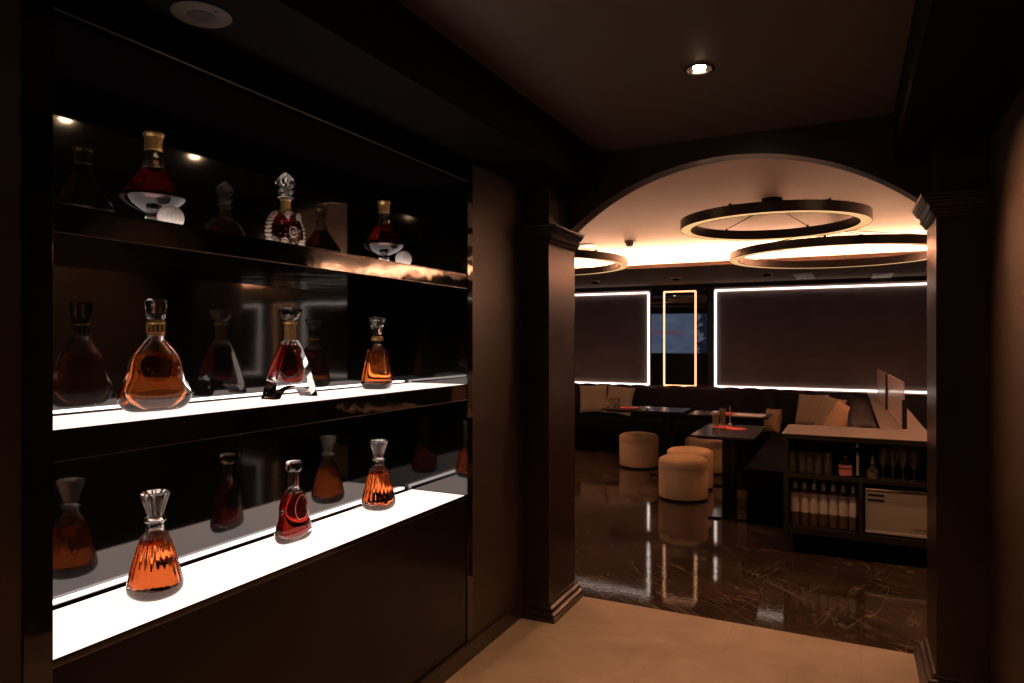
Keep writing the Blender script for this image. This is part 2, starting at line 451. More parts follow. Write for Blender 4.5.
# arch panel
ZS, ZAP = 2.125, 2.468
half = (PXR - PXL) / 2; xc = (PXR + PXL) / 2; rise = ZAP - ZS
RA = (half ** 2 + rise ** 2) / (2 * rise)
arc = []
NA = 48
for i in range(NA + 1):
    x = -half + 2 * half * i / NA
    arc.append((xc + x, ZAP - (RA - math.sqrt(RA * RA - x * x))))
ap = MB(); bm = ap.bm
F = []; B = []; FT = []; BT = []
for x, z in arc:
    F.append(bm.verts.new((x, YA0, z))); B.append(bm.verts.new((x, YT, z)))
    FT.append(bm.verts.new((x, YA0, HC))); BT.append(bm.verts.new((x, YT, HC)))
for i in range(NA):
    bm.faces.new((F[i], F[i + 1], FT[i + 1], FT[i])); bm.faces.new((B[i + 1], B[i], BT[i], BT[i + 1]))
    bm.faces.new((F[i + 1], F[i], B[i], B[i + 1]))
S(ap, 'wall_arch', 'pier', smooth=True)
# side slabs (also the lounge's near wall)
S(MB().box(LX0 - .1, PXL - 0.05, YA0 + 0.002, YT + 0.12, 0, HC + .2), 'wall_front_left', 'loungewall')
S(MB().box(PXR + 0.05, LX1 + .1, YA0 + 0.002, YT + 0.12, 0, HC + .2), 'wall_front_right', 'loungewall')
S(MB().box(PXL - .05, PXR + .05, YT, YT + 0.12, LC, HC + .2), 'wall_front_top', 'loungewall')

def step_loft(x0, x1, y0, y1, prof, grow):
    """stack of rectangles growing outward by p on the sides in grow ('-x','+x','-y','+y')"""
    rings = []
    for z, p_ in prof:
        p_ = p_ * 1.28
        a = x0 - (p_ if '-x' in grow else 0); b = x1 + (p_ if '+x' in grow else 0)
        c = y0 - (p_ if '-y' in grow else 0); d = y1 + (p_ if '+y' in grow else 0)
        rings.append([(a, c, z), (b, c, z), (b, d, z), (a, d, z)])
    return MB().rings(rings)
CAPP = [(2.030, 0.000), (2.030, 0.006), (2.036, 0.010), (2.040, 0.008), (2.043, 0.014), (2.049, 0.017), (2.052, 0.014), (2.055, 0.021), (2.061, 0.024), (2.064, 0.021),
        (2.070, 0.020), (2.084, 0.026), (2.088, 0.033), (2.094, 0.036), (2.097, 0.033), (2.100, 0.040), (2.106, 0.043), (2.109, 0.040), (2.112, 0.046), (2.124, 0.048), (2.124, 0.0)]
BASEP = [(0.0, 0.042), (0.018, 0.042), (0.024, 0.036), (0.026, 0.040), (0.040, 0.038), (0.048, 0.026), (0.052, 0.028), (0.066, 0.024), (0.074, 0.012), (0.078, 0.014), (0.090, 0.008), (0.092, 0.0)]
for nm, x0, x1, gr in (('trim_3', XL + .001, PXL, '+x'), ('trim_4', PXR, XR - .001, '-x')):
    o = S(MB().box(x0, x1, YP0, YT - .001, 0, HC), nm, 'pier')
    step_loft(x0, x1, YP0, YT - .002, CAPP, (gr, '-y')).build('capital', 'pier', o)
    step_loft(x0, x1, YP0, YT - .002, BASEP, (gr, '-y')).build('base_molding', 'pier', o)

# ------------------------------------------------------------------ room shell: lounge
S(MB().box(LX0, LX1, YB, YB + .1, 0, 2.7), 'wall_lounge_back', 'loungewall')
S(MB().box(LX0 - .1, LX0, YT, YB, 0, 2.7), 'wall_lounge_left', 'loungewall')
S(MB().box(LX1, LX1 + .1, YT, YB, 0, 2.7), 'wall_lounge_right', 'loungewall')
S(MB().box(LX0, LX1, YT, YFACE + .05, LC, LC + .06).box(LX0, LX1, YFACE, YFACE + .05, ZSOF + .03, LC), 'ceiling_lounge', 'loungeceil')
S(MB().box(LX0, LX1, YLIP, YB, ZSOF, ZSOF + 0.03).box(LX0, LX1, YLIP, YLIP + .02, ZSOF + .03, ZSOF + .045), 'ceiling_lounge_soffit', 'soffit')
o = MB().box(LX0 + .1, LX1 - .1, YLIP + .30, YLIP + .325, ZSOF + .031, ZSOF + .04).build('cove_led_strip', 'cove')
tag(o, 'warm light strip hidden in the ceiling cove above the lounge bench', 'light strip')

# wall panels and their LED outlines
Z0P, Z1P = 0.855, 2.228
def outline(x0, x1, z0, z1, y, t, d, rr=0.02):
    """rounded rectangular tube in the x-z plane"""
    pts = []
    for cx, cz, a0 in ((x1 - rr, z1 - rr, 0), (x0 + rr, z1 - rr, 90), (x0 + rr, z0 + rr, 180), (x1 - rr, z0 + rr, 270)):
        for k in range(5):
            a = R(a0 + 90 * k / 4); pts.append((cx + rr * math.cos(a), y, cz + rr * math.sin(a)))
    out = []
    N_ = len(pts)
    cx, cz = (x0 + x1) / 2, (z0 + z1) / 2
    for i, p in enumerate(pts):
        sx = (abs(p[0] - cx) - t) / abs(p[0] - cx); sz = (abs(p[2] - cz) - t) / abs(p[2] - cz)
        q = (cx + (p[0] - cx) * sx, y, cz + (p[2] - cz) * sz)
        out.append([(p[0], y, p[2]), (p[0], y - d, p[2]), (q[0], y - d, q[2]), (q[0], y, q[2])])
    return MB().rings(out, closed=True)
panels = [('wide wall panel framed in white light, left of the black glass column', LX0 + .05, -2.63, 'large'),
          ('widest wall panel framed in white light, above the bench right of the column', -1.70, 5.37, 'large'),
          ('wall panel framed in white light seen only as a reflection in the cabinet glass', 6.47, LX1 - .05, 'large')]
for lab, x0, x1, _ in panels:
    t = thing('wall_panel', lab, 'wall panel', (x0, YB, 0), 0, 'white-lit wall panels')
    W = x1 - x0
    MB().box(-0.02, W + 0.02, -0.03, 0, Z0P - .02, Z1P + .03).build('board', 'panel', t)
    outline(0, W, Z0P, Z1P, -0.031, 0.026, 0.016).build('led_frame', 'ledwhite', t)
for lab, x0, x1, g0, g1 in (('black glass column panel with a narrow gold light frame, between the two wide panels', -2.60, -1.80, -2.42, -1.95),
                            ('black glass column panel with a gold light frame seen reflected in the cabinet glass', 5.43, 6.40, 5.60, 6.07)):
    t = thing('mirror_column', lab, 'mirror panel', (x0, YB, 0), 0, 'black glass columns')
    MB().box(0, x1 - x0, -0.04, 0, 0.80, ZSOF - .005).build('glass_panel', 'colgloss', t)
    outline(g0 - x0, g1 - x0, Z0P, Z1P, -0.041, 0.022, 0.016).build('led_frame', 'ledgold', t)

# television on the near wall of the lounge, seen in the column glass
t = thing('television', 'wide flat television showing a blue-grey broadcast, reflected in the black column glass', 'television', (-3.45, YT + .123, 1.686))
MB().box(-0.88, 0.88, 0.0, 0.045, -0.475, 0.475).build('housing', 'blackmetal', t, bevel=0.006)
MB().box(-0.86, 0.86, 0.046, 0.048, -0.452, 0.452).build('screen', 'tv', t)

# ------------------------------------------------------------------ display cabinet
cab = thing('display_cabinet', 'black glass display cabinet with three lit shelves built into the left wall', 'display cabinet', (0, 0, 0))
MB().box(NX - 0.02, NX, NY0 - .04, NY1 + .04, 0.70, CZ1 - .001).build('back_mirror', 'mirror', cab)
MB().box(NX, XL - .004, NY1, NY1 + .02, 0.70, CZ1 - .001).build('side_mirror', 'mirror', cab)
MB().box(NX, XL - .004, NY0 - .02, NY0, 0.70, CZ1 - .001).build('side_mirror', 'mirror', cab)
MB().box(NX, XL - .002, NY0, NY1, CZ1 - .02, CZ1 - .001).build('top_panel', 'matblack', cab)
MB().box(XL - .004, XL + .004, CY0, NY0, 0.086, CZ1 - .001).build('frame_stile', 'gloss', cab, bevel=0.001)
MB().box(XL - .004, XL + .004, NY1, CY1, 0.086, CZ1 - .001).build('frame_stile', 'gloss', cab, bevel=0.001)
MB().box(XL - .004, XL + .004, NY0, NY1, CZ1 - .006, CZ1 - .001).build('edge_trim', 'edgemetal', cab)
MB().box(XL - .003, XL + .003, CY0, CY1, CZ1, SOF - .001).build('fascia', 'matblack', cab)
MB().box(XL - .02, XL - .002, CY0 + .001, CY1 - .001, 0.086, 0.762).build('lower_panel', 'lacquer', cab, bevel=0.001)
for z, zb in ((0.78, 0.70), (1.30, 1.226), (1.815, 1.747)):
    sh = MB().box(NX + .001, XL - (0 if z > .8 else .0), NY0 + .001, NY1 - .001, zb if z > .8 else 0.765, z - 0.003).build('shelf', 'gloss', cab, bevel=0.0008)
    MB().box(NX + .055, XL - .006, NY0 + .004, NY1 - .012, z - 0.003, z - .0002).build('light_panel', 'litpanel' if z < 1.7 else 'litpaneldim', sh)
    MB().box(XL - .006, XL + 0.001, NY0 + .002, NY1 - .002, z - .006, z - .0005).build('edge_lip', 'blackmetal', sh)
    MB().box(XL - .001, XL + 0.0012, NY0 + .002, NY1 - .002, zb if z > .8 else .7625, (zb if z > .8 else .7625) + .0026).build('edge_trim', 'edgemetal', sh)
    if z < 1.7:
        MB().box(NX + .004, NX + .020, NY0 + .003, NY1 - .03, z - .003, z + .010).build('led_strip', 'ledshelf', sh)
        MB().box(NX + .021, NX + .030, NY0 + .003, NY1 - .03, z - .003, z + .004).build('led_channel', 'blackmetal', sh)

# ------------------------------------------------------------------ decanters
def shell(mb, outer, inner, n=96):
    mb.loft(outer, n); mb.loft(inner, n, flip=True)
    return mb
def grow(secs, d, z0=None, z1=None):
    out = []
    for s_ in secs:
        out.append((s_[0], s_[1] + d, s_[2] + d) + tuple(s_[3:]))
    return out
def clipz(secs, zt):
    """keep the sections below zt and add one interpolated there"""
    out = []
    for a, b in zip(secs[:-1], secs[1:]):
        out.append(a)
        if a[0] <= zt < b[0]:
            f = (zt - a[0]) / (b[0] - a[0])
            out.append(tuple([zt] + [a[i] * (1 - f) + b[i] * f for i in range(1, len(a))]))
            return out
    return secs
def smoothsecs(secs, sub=5):
    """Catmull-Rom refinement of loft sections"""
    out = []
    n = len(secs)
    for i in range(n - 1):
        p0 = secs[max(i - 1, 0)]; p1 = secs[i]; p2 = secs[i + 1]; p3 = secs[min(i + 2, n - 1)]
        for k in range(sub):
            t = k / sub
            v = [0.5 * (2 * p1[j] + (p2[j] - p0[j]) * t + (2 * p0[j] - 5 * p1[j] + 4 * p2[j] - p3[j]) * t * t + (3 * p1[j] - p0[j] - 3 * p2[j] + p3[j]) * t ** 3) for j in range(len(p1))]
            out.append(tuple(v))
    out.append(secs[-1])
    return out

def fluted_decanter(label, loc, rz=0):
    t = thing('fluted_decanter', label, 'decanter', loc, rz, 'amber fluted decanters')
    A, K = 0.022, 22
    body = [(0.000, .050, .050, 2.2, 0, K), (0.003, .058, .058, 2.2, 0, K), (0.014, .068, .068, 2.2, 0, K), (0.028, .071, .071, 2.2, .002, K), (0.045, .069, .069, 2.15, .008, K),
            (0.080, .061, .061, 2.1, A, K), (0.120, .051, .051, 2.05, A, K), (0.150, .043, .043, 2, A, K), (0.170, .036, .036, 2, A * .8, K), (0.181, .027, .027, 2, A * .3, K), (0.188, .0235, .0235, 2, 0, K),
            (0.208, .0235, .0235, 2, 0, K), (0.211, .029, .029, 2, 0, K), (0.215, .032, .032, 2, 0, K), (0.219, .029, .029, 2, 0, K), (0.221, .024, .024, 2, 0, K)]
    inn = [(0.008, .040, .040, 2.2, 0, K), (0.011, .056, .056, 2.2, 0, K), (0.022, .0645, .0645, 2.2, 0, K), (0.045, .064, .064, 2.15, 0.004, K),
           (0.080, .0565, .0565, 2.1, .010, K), (0.120, .0465, .0465, 2.05, .010, K), (0.150, .0385, .0385, 2, .010, K), (0.168, .0315, .0315, 2, .006, K), (0.178, .022, .022, 2, 0, K), (0.188, .018, .018, 2, 0, K), (0.220, .018, .018, 2, 0, K)]
    body = smoothsecs(body, 3); inn = smoothsecs(inn, 3)
    shell(MB(), body, inn, 132).build('bottle_body', 'glass', t, smooth=True, recalc=False)
    MB().loft(grow(clipz(inn, 0.150), .0003), 132).build('spirit', 'amber', t, smooth=True)
    st = [(0.2225, .013, .013, 2, 0, 12), (0.228, .020, .020, 2, .03, 12), (0.234, .0215, .0215, 2, .05, 12), (0.260, .0285, .0285, 2, .06, 12), (0.286, .0365, .0365, 2, .05, 12), (0.290, .038, .038, 2, .01, 12), (0.293, .035, .035, 2, 0, 12)]
    MB().loft(st, 96).build('stopper', 'glass', t, smooth=True)
    return t
fluted_decanter('fluted crystal decanter of amber spirit, nearest one on the bottom lit shelf', (-1.768, 1.29, 0.7801))
fluted_decanter('fluted crystal decanter of amber spirit at the far right end of the bottom lit shelf', (-1.824, 2.39, 0.7801), 0.1)

def waisted_flask(name, label, loc, rz, prof, inner, level, liquid, stopper, coll=None, group=None, n=96):
    t = thing(name, label, 'decanter', loc, rz, group)
    body = smoothsecs(prof, 4); inn = smoothsecs(inner, 4)
    shell(MB(), body, inn, n).build('bottle_body', 'glass', t, smooth=True, recalc=False)
    MB().loft(grow(clipz(inn, level), .0003), n).build('spirit', liquid, t, smooth=True)
    return t
# (half_x = depth, half_y = width)
t = waisted_flask('pear_flask', 'pear-shaped crystal flask of dark red spirit, middle of the bottom lit shelf', (-1.797, 1.86, 0.7801), R(-6),
    [(0, .014, .044, 2.4), (.002, .020, .058, 2.4), (.012, .030, .072, 2.3), (.032, .035, .079, 2.2), (.060, .034, .073, 2.2), (.085, .032, .063, 2.2), (.110, .031, .060, 2.2), (.135, .030, .059, 2.2), (.160, .027, .049, 2.2),
     (.180, .023, .033, 2.1), (.192, .020, .021, 2), (.205, .0185, .0185, 2), (.245, .0185, .0185, 2), (.250, .019, .019, 2)],
    [(.018, .004, .012, 2.2), (.021, .012, .036, 2.2), (.030, .020, .056, 2.2), (.042, .025, .065, 2.3), (.060, .026, .063, 2.2), (.085, .024, .053, 2.2), (.110, .023, .050, 2.2), (.135, .022, .049, 2.2), (.160, .020, .040, 2.2),
     (.180, .016, .024, 2.1), (.192, .013, .014, 2), (.249, .012, .012, 2)], .172, 'cognac', None)
MB().loft([(.2505, .015, .015, 2), (.252, .022, .022, 2), (.258, .0275, .0275, 2), (.268, .030, .030, 2), (.283, .029, .029, 2), (.289, .026, .026, 2), (.291, .022, .022, 2)], 48).build('stopper', 'glass', t, smooth=True)
MB().tube([(.0360 + .0004 * math.cos(a * 2), .006 + .029 * math.cos(a) * (1.0 + .15 * math.sin(a)), .128 + .043 * math.sin(a) - .010 * abs(math.cos(a))) for a in [2 * PI * k / 40 for k in range(40)]], .0011, 6, closed=True).build('loop_reflection', 'ledpink' if 'ledpink' in M else 'pink', t, smooth=True)  # pink loop laid on the glass in place of an LED reflection

t = waisted_flask('broad_decanter', 'broad heavy crystal decanter of copper spirit with gold neck, nearest on the middle shelf', (-1.79, 1.308, 1.3001), R(-8),
    [(0, .016, .052, 2.3), (.002, .024, .070, 2.3), (.008, .032, .084, 2.3), (.020, .040, .097, 2.3), (.036, .044, .1035, 2.3), (.052, .044, .104, 2.3), (.068, .043, .099, 2.3), (.082, .041, .091, 2.3), (.098, .039, .083, 2.3), (.114, .038, .077, 2.3), (.130, .037, .0735, 2.3), (.148, .036, .068, 2.3),
     (.167, .033, .057, 2.3), (.186, .029, .042, 2.1), (.201, .025, .030, 2), (.213, .0225, .0235, 2), (.222, .0215, .0215, 2), (.262, .0215, .0215, 2)],
    [(.016, .004, .014, 2.2), (.018, .012, .036, 2.2), (.025, .020, .056, 2.2), (.036, .026, .071, 2.2), (.050, .028, .078, 2.2), (.066, .027, .076, 2.2), (.082, .025, .068, 2.2), (.098, .024, .062, 2.2), (.114, .023, .0585, 2.2), (.130, .022, .0565, 2.2), (.148, .021, .052, 2.2),
     (.164, .019, .043, 2.2), (.180, .016, .031, 2.2), (.196, .014, .019, 2.1), (.207, .013, .015, 2), (.261, .013, .013, 2)], .160, 'midcognac', None)
t2 = MB()
t2.lathe([(.0228, .216), (.0232, .218), (.0232, .226), (.0228, .228)], 32)
t2.lathe([(.0232, .250), (.0245, .252), (.0245, .258), (.0232, .260)], 32)
for k in range(12):
    a = 2 * PI * k / 12; t2.tube([(.0232 * math.cos(a), .0232 * math.sin(a), .227), (.0232 * math.cos(a), .0232 * math.sin(a), .251)], .0022, 6)
t2.build('gold_collar', 'gold', t, smooth=True)
MB().loft([(.2625, .017, .017, 3.0), (.266, .0215, .0215, 3.2), (.280, .0245, .0245, 3.4), (.305, .0268, .0268, 3.4), (.318, .0268, .0268, 3.4), (.322, .024, .024, 3.4)], 32).build('stopper', 'glass', t, smooth=False)

# squat faceted carafe
t = waisted_flask('faceted_carafe', 'small squat faceted carafe of amber spirit at the right end of the middle shelf', (-1.79, 2.335, 1.3001), R(20),
    [(0, .045, .050, 3), (.003, .052, .060, 3), (.018, .060, .068, 3), (.036, .060, .068, 3), (.070, .054, .062, 3), (.100, .048, .056, 3), (.130, .043, .050, 3), (.160, .037, .044, 2.8), (.172, .028, .034, 2.5), (.182, .022, .024, 2.2), (.190, .020, .020, 2),
     (.212, .020, .020, 2)],
    [(.022, .034, .040, 3), (.026, .044, .052, 3), (.040, .050, .058, 3), (.070, .045, .053, 3), (.100, .040, .048, 3), (.130, .036, .043, 3), (.156, .030, .037, 2.8), (.170, .020, .026, 2.5), (.182, .014, .015, 2.2), (.211, .013, .013, 2)], .160, 'midcognac', None, n=28)
MB().lathe([(.0205, .205), (.026, .206), (.027, .211), (.0225, .213), (.0245, .216), (.0235, .221), (.0205, .222)], 24).build('collar', 'gold', t, smooth=True)
MB().loft([(.2225, .016, .016, 2), (.230, .021, .021, 2), (.255, .023, .023, 2), (.275, .030, .030, 2), (.292, .038, .038, 2), (.297, .038, .038, 2), (.301, .033, .033, 2)], 10).build('stopper', 'glass', t, bevel=0.001)

# arch-footed decanter: crystal wedge with an arch cut in the foot
t = thing('arched_decanter', 'crystal decanter of dark spirit on two arched feet, middle of the middle shelf', 'decanter', (-1.79, 1.835, 1.3001), R(-4))
def arched(mb):
    bm = mb.bm
    HT = 0.205
    def wz(z): return .019 + .081 * (1 - z / HT) ** 0.72 if z < HT else .019
    def dz(z): return .034 - .016 * (z / HT)
    NZ = 14; NYc = 24
    grid = {}
    for side in (0, 1):
        for i in range(NYc + 1):
            f = -1 + 2 * i / NYc
            foot = 0.0 if abs(f) > .72 else 0.040 * math.sqrt(max(0, 1 - (f / .72) ** 2))
            for k in range(NZ + 1):
                z = foot + (HT - foot) * k / NZ
                x = dz(z) * (1 if side else -1)
                grid[side, i, k] = bm.verts.new((x, f * wz(z), z))
    for side in (0, 1):
        for i in range(NYc):
            for k in range(NZ):
                f = (grid[side, i, k], grid[side, i + 1, k], grid[side, i + 1, k + 1], grid[side, i, k + 1])
                bm.faces.new(f if side else f[::-1])
    for i in range(NYc):
        bm.faces.new((grid[0, i, 0], grid[0, i + 1, 0], grid[1, i + 1, 0], grid[1, i, 0]))
        bm.faces.new((grid[1, i, NZ], grid[1, i + 1, NZ], grid[0, i + 1, NZ], grid[0, i, NZ]))
    for k in range(NZ):
        bm.faces.new((grid[1, 0, k], grid[1, 0, k + 1], grid[0, 0, k + 1], grid[0, 0, k]))
        bm.faces.new((grid[0, NYc, k], grid[0, NYc, k + 1], grid[1, NYc, k + 1], grid[1, NYc, k]))
    bmesh.ops.recalc_face_normals(bm, faces=bm.faces)
inn = [(.052, .006, .018, 2), (.054, .010, .030, 2), (.062, .015, .044, 2), (.078, .018, .053, 2), (.100, .019, .054, 2), (.130, .019, .047, 2), (.160, .017, .036, 2), (.185, .014, .022, 2), (.198, .011, .014, 2), (.2045, .010, .011, 2)]
inn = smoothsecs(inn, 4)
mb = MB(); arched(mb); mb.loft(inn, 64, flip=True)
mb.build('bottle_body', 'glass', t, smooth=True, recalc=False, bevel=0.004)
MB().loft(grow(clipz(inn, .184), .0003), 64).build('spirit', 'cognac', t, smooth=True)
g = MB().lathe([(.0185, .205), (.0185, .262), (.017, .262), (.017, .205)], 28)
g.lathe([(.019, .262), (.025, .264), (.026, .268), (.024, .271), (.019, .272)], 28)
for k in range(14):
    a = 2 * PI * k / 14; g.tube([(.0185 * math.cos(a), .0185 * math.sin(a), .206), (.0185 * math.cos(a), .0185 * math.sin(a), .262)], .0014, 5)
g.build('gold_neck', 'gold', t, smooth=True)
MB().loft([(.2725, .012, .012, 2), (.276, .020, .020, 2), (.284, .030, .030, 2), (.296, .037, .037, 2), (.312, .0405, .0405, 2), (.318, .0405, .0405, 2), (.3195, .036, .036, 2)], 16).build('stopper', 'glass', t, bevel=0.001)

# conical decanters with gold cap, on the top shelf
def conical(label, loc, rz=0, first=None):
    t = thing('conical_decanter', label, 'decanter', loc, rz, 'wide conical decanters with gold caps')
    K, A = 20, .012
    body = [(0, .034, .034, 2, 0, K), (.003, .037, .037, 2, 0, K), (.012, .034, .034, 2, 0, K), (.028, .025, .025, 2, 0, K), (.045, .0215, .0215, 2, 0, K), (.055, .024, .024, 2, 0, K), (.062, .040, .040, 2, 0, K), (.074, .064, .064, 2, 0, K), (.086, .079, .079, 2, 0, K), (.094, .086, .086, 2, .0, K), (.099, .0875, .0875, 2, .003, K),
            (.106, .083, .083, 2, .008, K), (.120, .074, .074, 2, A, K), (.138, .0605, .0605, 2, A, K), (.156, .048, .048, 2, A, K), (.175, .036, .036, 2, A, K), (.190, .029, .029, 2, A, K), (.210, .023, .023, 2, A, K), (.2335, .0205, .0205, 2, .004, K)]
    inn = [(.096, .060, .060, 2, 0, K), (.098, .077, .077, 2, 0, K), (.102, .081, .081, 2, 0, K), (.120, .069, .069, 2, .006, K), (.138, .0555, .0555, 2, .006, K), (.156, .043, .043, 2, .006, K), (.175, .031, .031, 2, .006, K), (.190, .0235, .0235, 2, .004, K), (.210, .018, .018, 2, 0, K), (.2325, .0155, .0155, 2, 0, K)]
    body = smoothsecs(body, 3); inn = smoothsecs(inn, 3)
    shell(MB(), body, inn, 120).build('bottle_body', 'glass', t, smooth=True, recalc=False)
    MB().loft(grow(clipz(inn, .180), .0003), 120).build('spirit', 'cognac', t, smooth=True)
    MB().loft([(.2335, .0210, .0210, 2, .0, 24), (.235, .0235, .0235, 2, .01, 24), (.258, .0235, .0235, 2, .015, 24), (.273, .0245, .0245, 2, .015, 24), (.276, .0275, .0275, 2, 0, 24), (.283, .0285, .0285, 2, 0, 24), (.287, .025, .025, 2, 0, 24)], 96).build('gold_cap', 'gold', t, smooth=True)
    MB().lathe([(.006, -.003), (.0075, -.002), (.0075, .002), (.006, .003)], 16).xf(Matrix.Translation((.0262, -.012, .196)) @ Matrix.Rotation(PI / 2, 4, 'Y')).build('medallion', 'gold', t, smooth=True)
    return t
conical('dark red conical decanter with gold cap at the near left end of the top shelf', (-1.800, 1.308, 1.8151))
conical('dark red conical decanter with gold cap at the far right end of the top shelf', (-1.790, 2.383, 1.8151), .3)
def crystal_ball(label, loc, full=True):
    t = thing('crystal_ball', label, 'ball stopper', loc, 0, 'cut crystal balls')
    r = .034
    rings = []
    mbb = MB()
    for k in range(0, 17):
        a = -PI / 2 + .18 + (PI - .36) * k / 16
        rings.append([(r * math.cos(a) * (1 + .03 * math.cos(18 * p)) * math.cos(p), r * math.cos(a) * (1 + .03 * math.cos(18 * p)) * math.sin(p), r * math.sin(a) + r * .985) for p in [2 * PI * i / 72 for i in range(72)]])
    mbb.rings(rings).build('cut_ball', 'crystalfrost', t, smooth=True)
    return t
M['crystalfrost'] = glass('cut_crystal', (0.97, 0.92, 0.88), 1.5, 0.2)
M['crystalfrost'].node_tree.nodes['Principled BSDF'].inputs['Transmission Weight'].default_value = 0.25
M['reliefglass'] = glass('relief_crystal', (1.0, 0.93, 0.84), 1.5, 0.12)
M['reliefglass'].node_tree.nodes['Principled BSDF'].inputs['Transmission Weight'].default_value = 0.8
crystal_ball('frosted cut-crystal ball beside the near conical decanter on the top shelf', (-1.715, 1.300, 1.8151))
crystal_ball('bright cut-crystal ball beside the far conical decanter on the top shelf', (-1.690, 2.385, 1.8151))

# round studded decanter with spiked rim and fleuron stopper
t = thing('studded_decanter', 'round crystal decanter with studded rim and ornate stopper, middle of the top shelf', 'decanter', (-1.812, 1.835, 1.8151), R(2))
t.scale = (1.05, 1.05, 1.05)
RB = .077; ZC = .068
disc = [(0.0, .020, .034, 2.2)]
for k in range(0, 23):
    z_ = .003 + (.139 - .003) * k / 22
    h_ = math.sqrt(max(RB * RB - (z_ - ZC) ** 2, 0))
    disc.append((z_, .018 + .016 * (h_ / RB) ** .9, h_, 2.2))
disc += [(.144, .019, .021, 2), (.150, .0165, .017, 2), (.183, .0155, .0155, 2)]
ind = [(.014, .010, .030, 2.2), (.020, .018, .044, 2.2), (.034, .023, .058, 2.2), (.050, .026, .065, 2.2), (.070, .027, .067, 2.2), (.090, .026, .063, 2.2), (.110, .022, .053, 2.2), (.128, .016, .034, 2.2), (.140, .012, .018, 2), (.182, .0105, .0105, 2)]
shell(MB(), disc, ind, 64).build('bottle_body', 'glass', t, smooth=True, recalc=False)
MB().loft(grow(clipz(ind, .126), .0003), 64).build('spirit', 'cognac', t, smooth=True)
for s_ in (-1, 1):
    sp = MB()
    for k in range(11):
        a = R(-50 + 100 * k / 10)
        cx, cz = s_ * (RB + .004) * math.cos(a), ZC + (RB + .004) * math.sin(a)
        q = MB().sphere((0, 0, 0), .0082, 10, 8)
        bmesh.ops.transform(q.bm, matrix=Matrix.Translation((0, cx, cz)) @ Matrix.Rotation(-s_ * a if s_ > 0 else a, 4, 'X') @ Matrix.Diagonal((1.7, 1.25, .8, 1)), verts=q.bm.verts)
        me = bpy.data.meshes.new('tmp'); q.bm.to_mesh(me); q.bm.free(); sp.bm.from_mesh(me); bpy.data.meshes.remove(me)
    sp.build('spiked_rim', 'crystalpearl', t, smooth=True) if 'crystalpearl' in M else sp.build('spiked_rim', 'reliefglass', t, smooth=True)
md = MB()
for cy, cz, r_ in ((0.0, ZC + .004, .017), (.026, .126, .010), (-.026, .126, .010), (.040, .034, .012), (-.040, .034, .012), (0, .022, .011)):
    rng = []
    for k in range(20):
        p = 2 * PI * k / 20
        rng.append((.034, cy + r_ * math.cos(p), cz + r_ * math.sin(p)))
    md.tube(rng, .0028, 6, closed=True)
    md.sphere((.034, cy, cz), r_ * .45, 10, 8)
for k in range(26):
    a = random.uniform(0, 2 * PI); rr = random.uniform(.02, .062)
    md.sphere((.0335 - rr * .07, rr * math.cos(a), ZC + rr * math.sin(a)), .0022, 6, 5)
md.build('relief_ornament', 'reliefglass', t, smooth=True)
MB().lathe([(.0225, .136), (.0245, .141), (.020, .147), (.0168, .150), (.0165, .178), (.019, .180), (.019, .184), (.0158, .185), (.0158, .150)], 28).build('gold_neck', 'gold', t, smooth=True)
fl = MB()
fl.loft(smoothsecs([(.1855, .012, .012, 2, 0, 10), (.187, .023, .023, 2, .04, 10), (.191, .025, .025, 2, .07, 10), (.195, .020, .020, 2, .03, 10), (.199, .016, .016, 2, 0, 10), (.205, .022, .022, 2, .06, 10), (.212, .0245, .0245, 2, .07, 10), (.219, .020, .020, 2, .04, 10),
         (.223, .0155, .0155, 2, .02, 10), (.229, .025, .025, 2, .07, 10), (.238, .0295, .0295, 2, .10, 10), (.248, .0275, .0275, 2, .11, 10), (.258, .021, .021, 2, .09, 10), (.268, .013, .013, 2, .05, 10), (.276, .0045, .0045, 2, 0, 10)], 3), 80)
fl.build('stopper', 'glass', t, smooth=True)

# ------------------------------------------------------------------ hall ceiling fittings
def downlight(label, x, y, power, z=HC, r=RH, tilt=0.0, core='lampcore', grp='ceiling downlights in the hall', spot=True, size=115, aim=None):
    t = thing('downlight', label, 'downlight', (x, y, z), 0, grp)
    MB().lathe([(r - .003, 0.0), (r + .008, -.0005), (r + .009, -.003), (r - .001, -.004), (r - .003, 0.0)][:-1], 40, closed=True).build('trim_ring', 'blackmetal', t, smooth=True)
    MB().lathe([(r - .003, -.001), (r - .001, -.001), (r - .008, .065), (r - .010, .065)], 40, closed=True).build('housing', 'blackmetal', t, smooth=True)
    MB().lathe([(.023, .012), (.025, .004), (.020, -.006), (.010, -.010)], 32).build('bulb', core, t)
    if spot:
        ld = bpy.data.lights.new('spot', 'SPOT'); ld.energy = power; ld.color = WARM; ld.spot_size = R(size); ld.spot_blend = 0.9; ld.shadow_soft_size = 0.025
        lo = bpy.data.objects.new('lamp', ld); C.objects.link(lo); lo.parent = t; lo.location = (0, 0, -0.012)
        if aim: lo.rotation_euler = aim
    return t
for (x, y), lab, pw, sz, aim in zip(LIGHTS, ('recessed ceiling downlight at the camera end of the hall, out of frame', 'recessed ceiling downlight whose glow just enters the top edge of the picture', 'small bright recessed downlight in the dark hall ceiling before the arch'),
                                (50, 120, 290), (105, 105, 54), (None, None, (0, R(-50), 0))):
    downlight(lab, x, y, pw, size=sz, aim=aim)
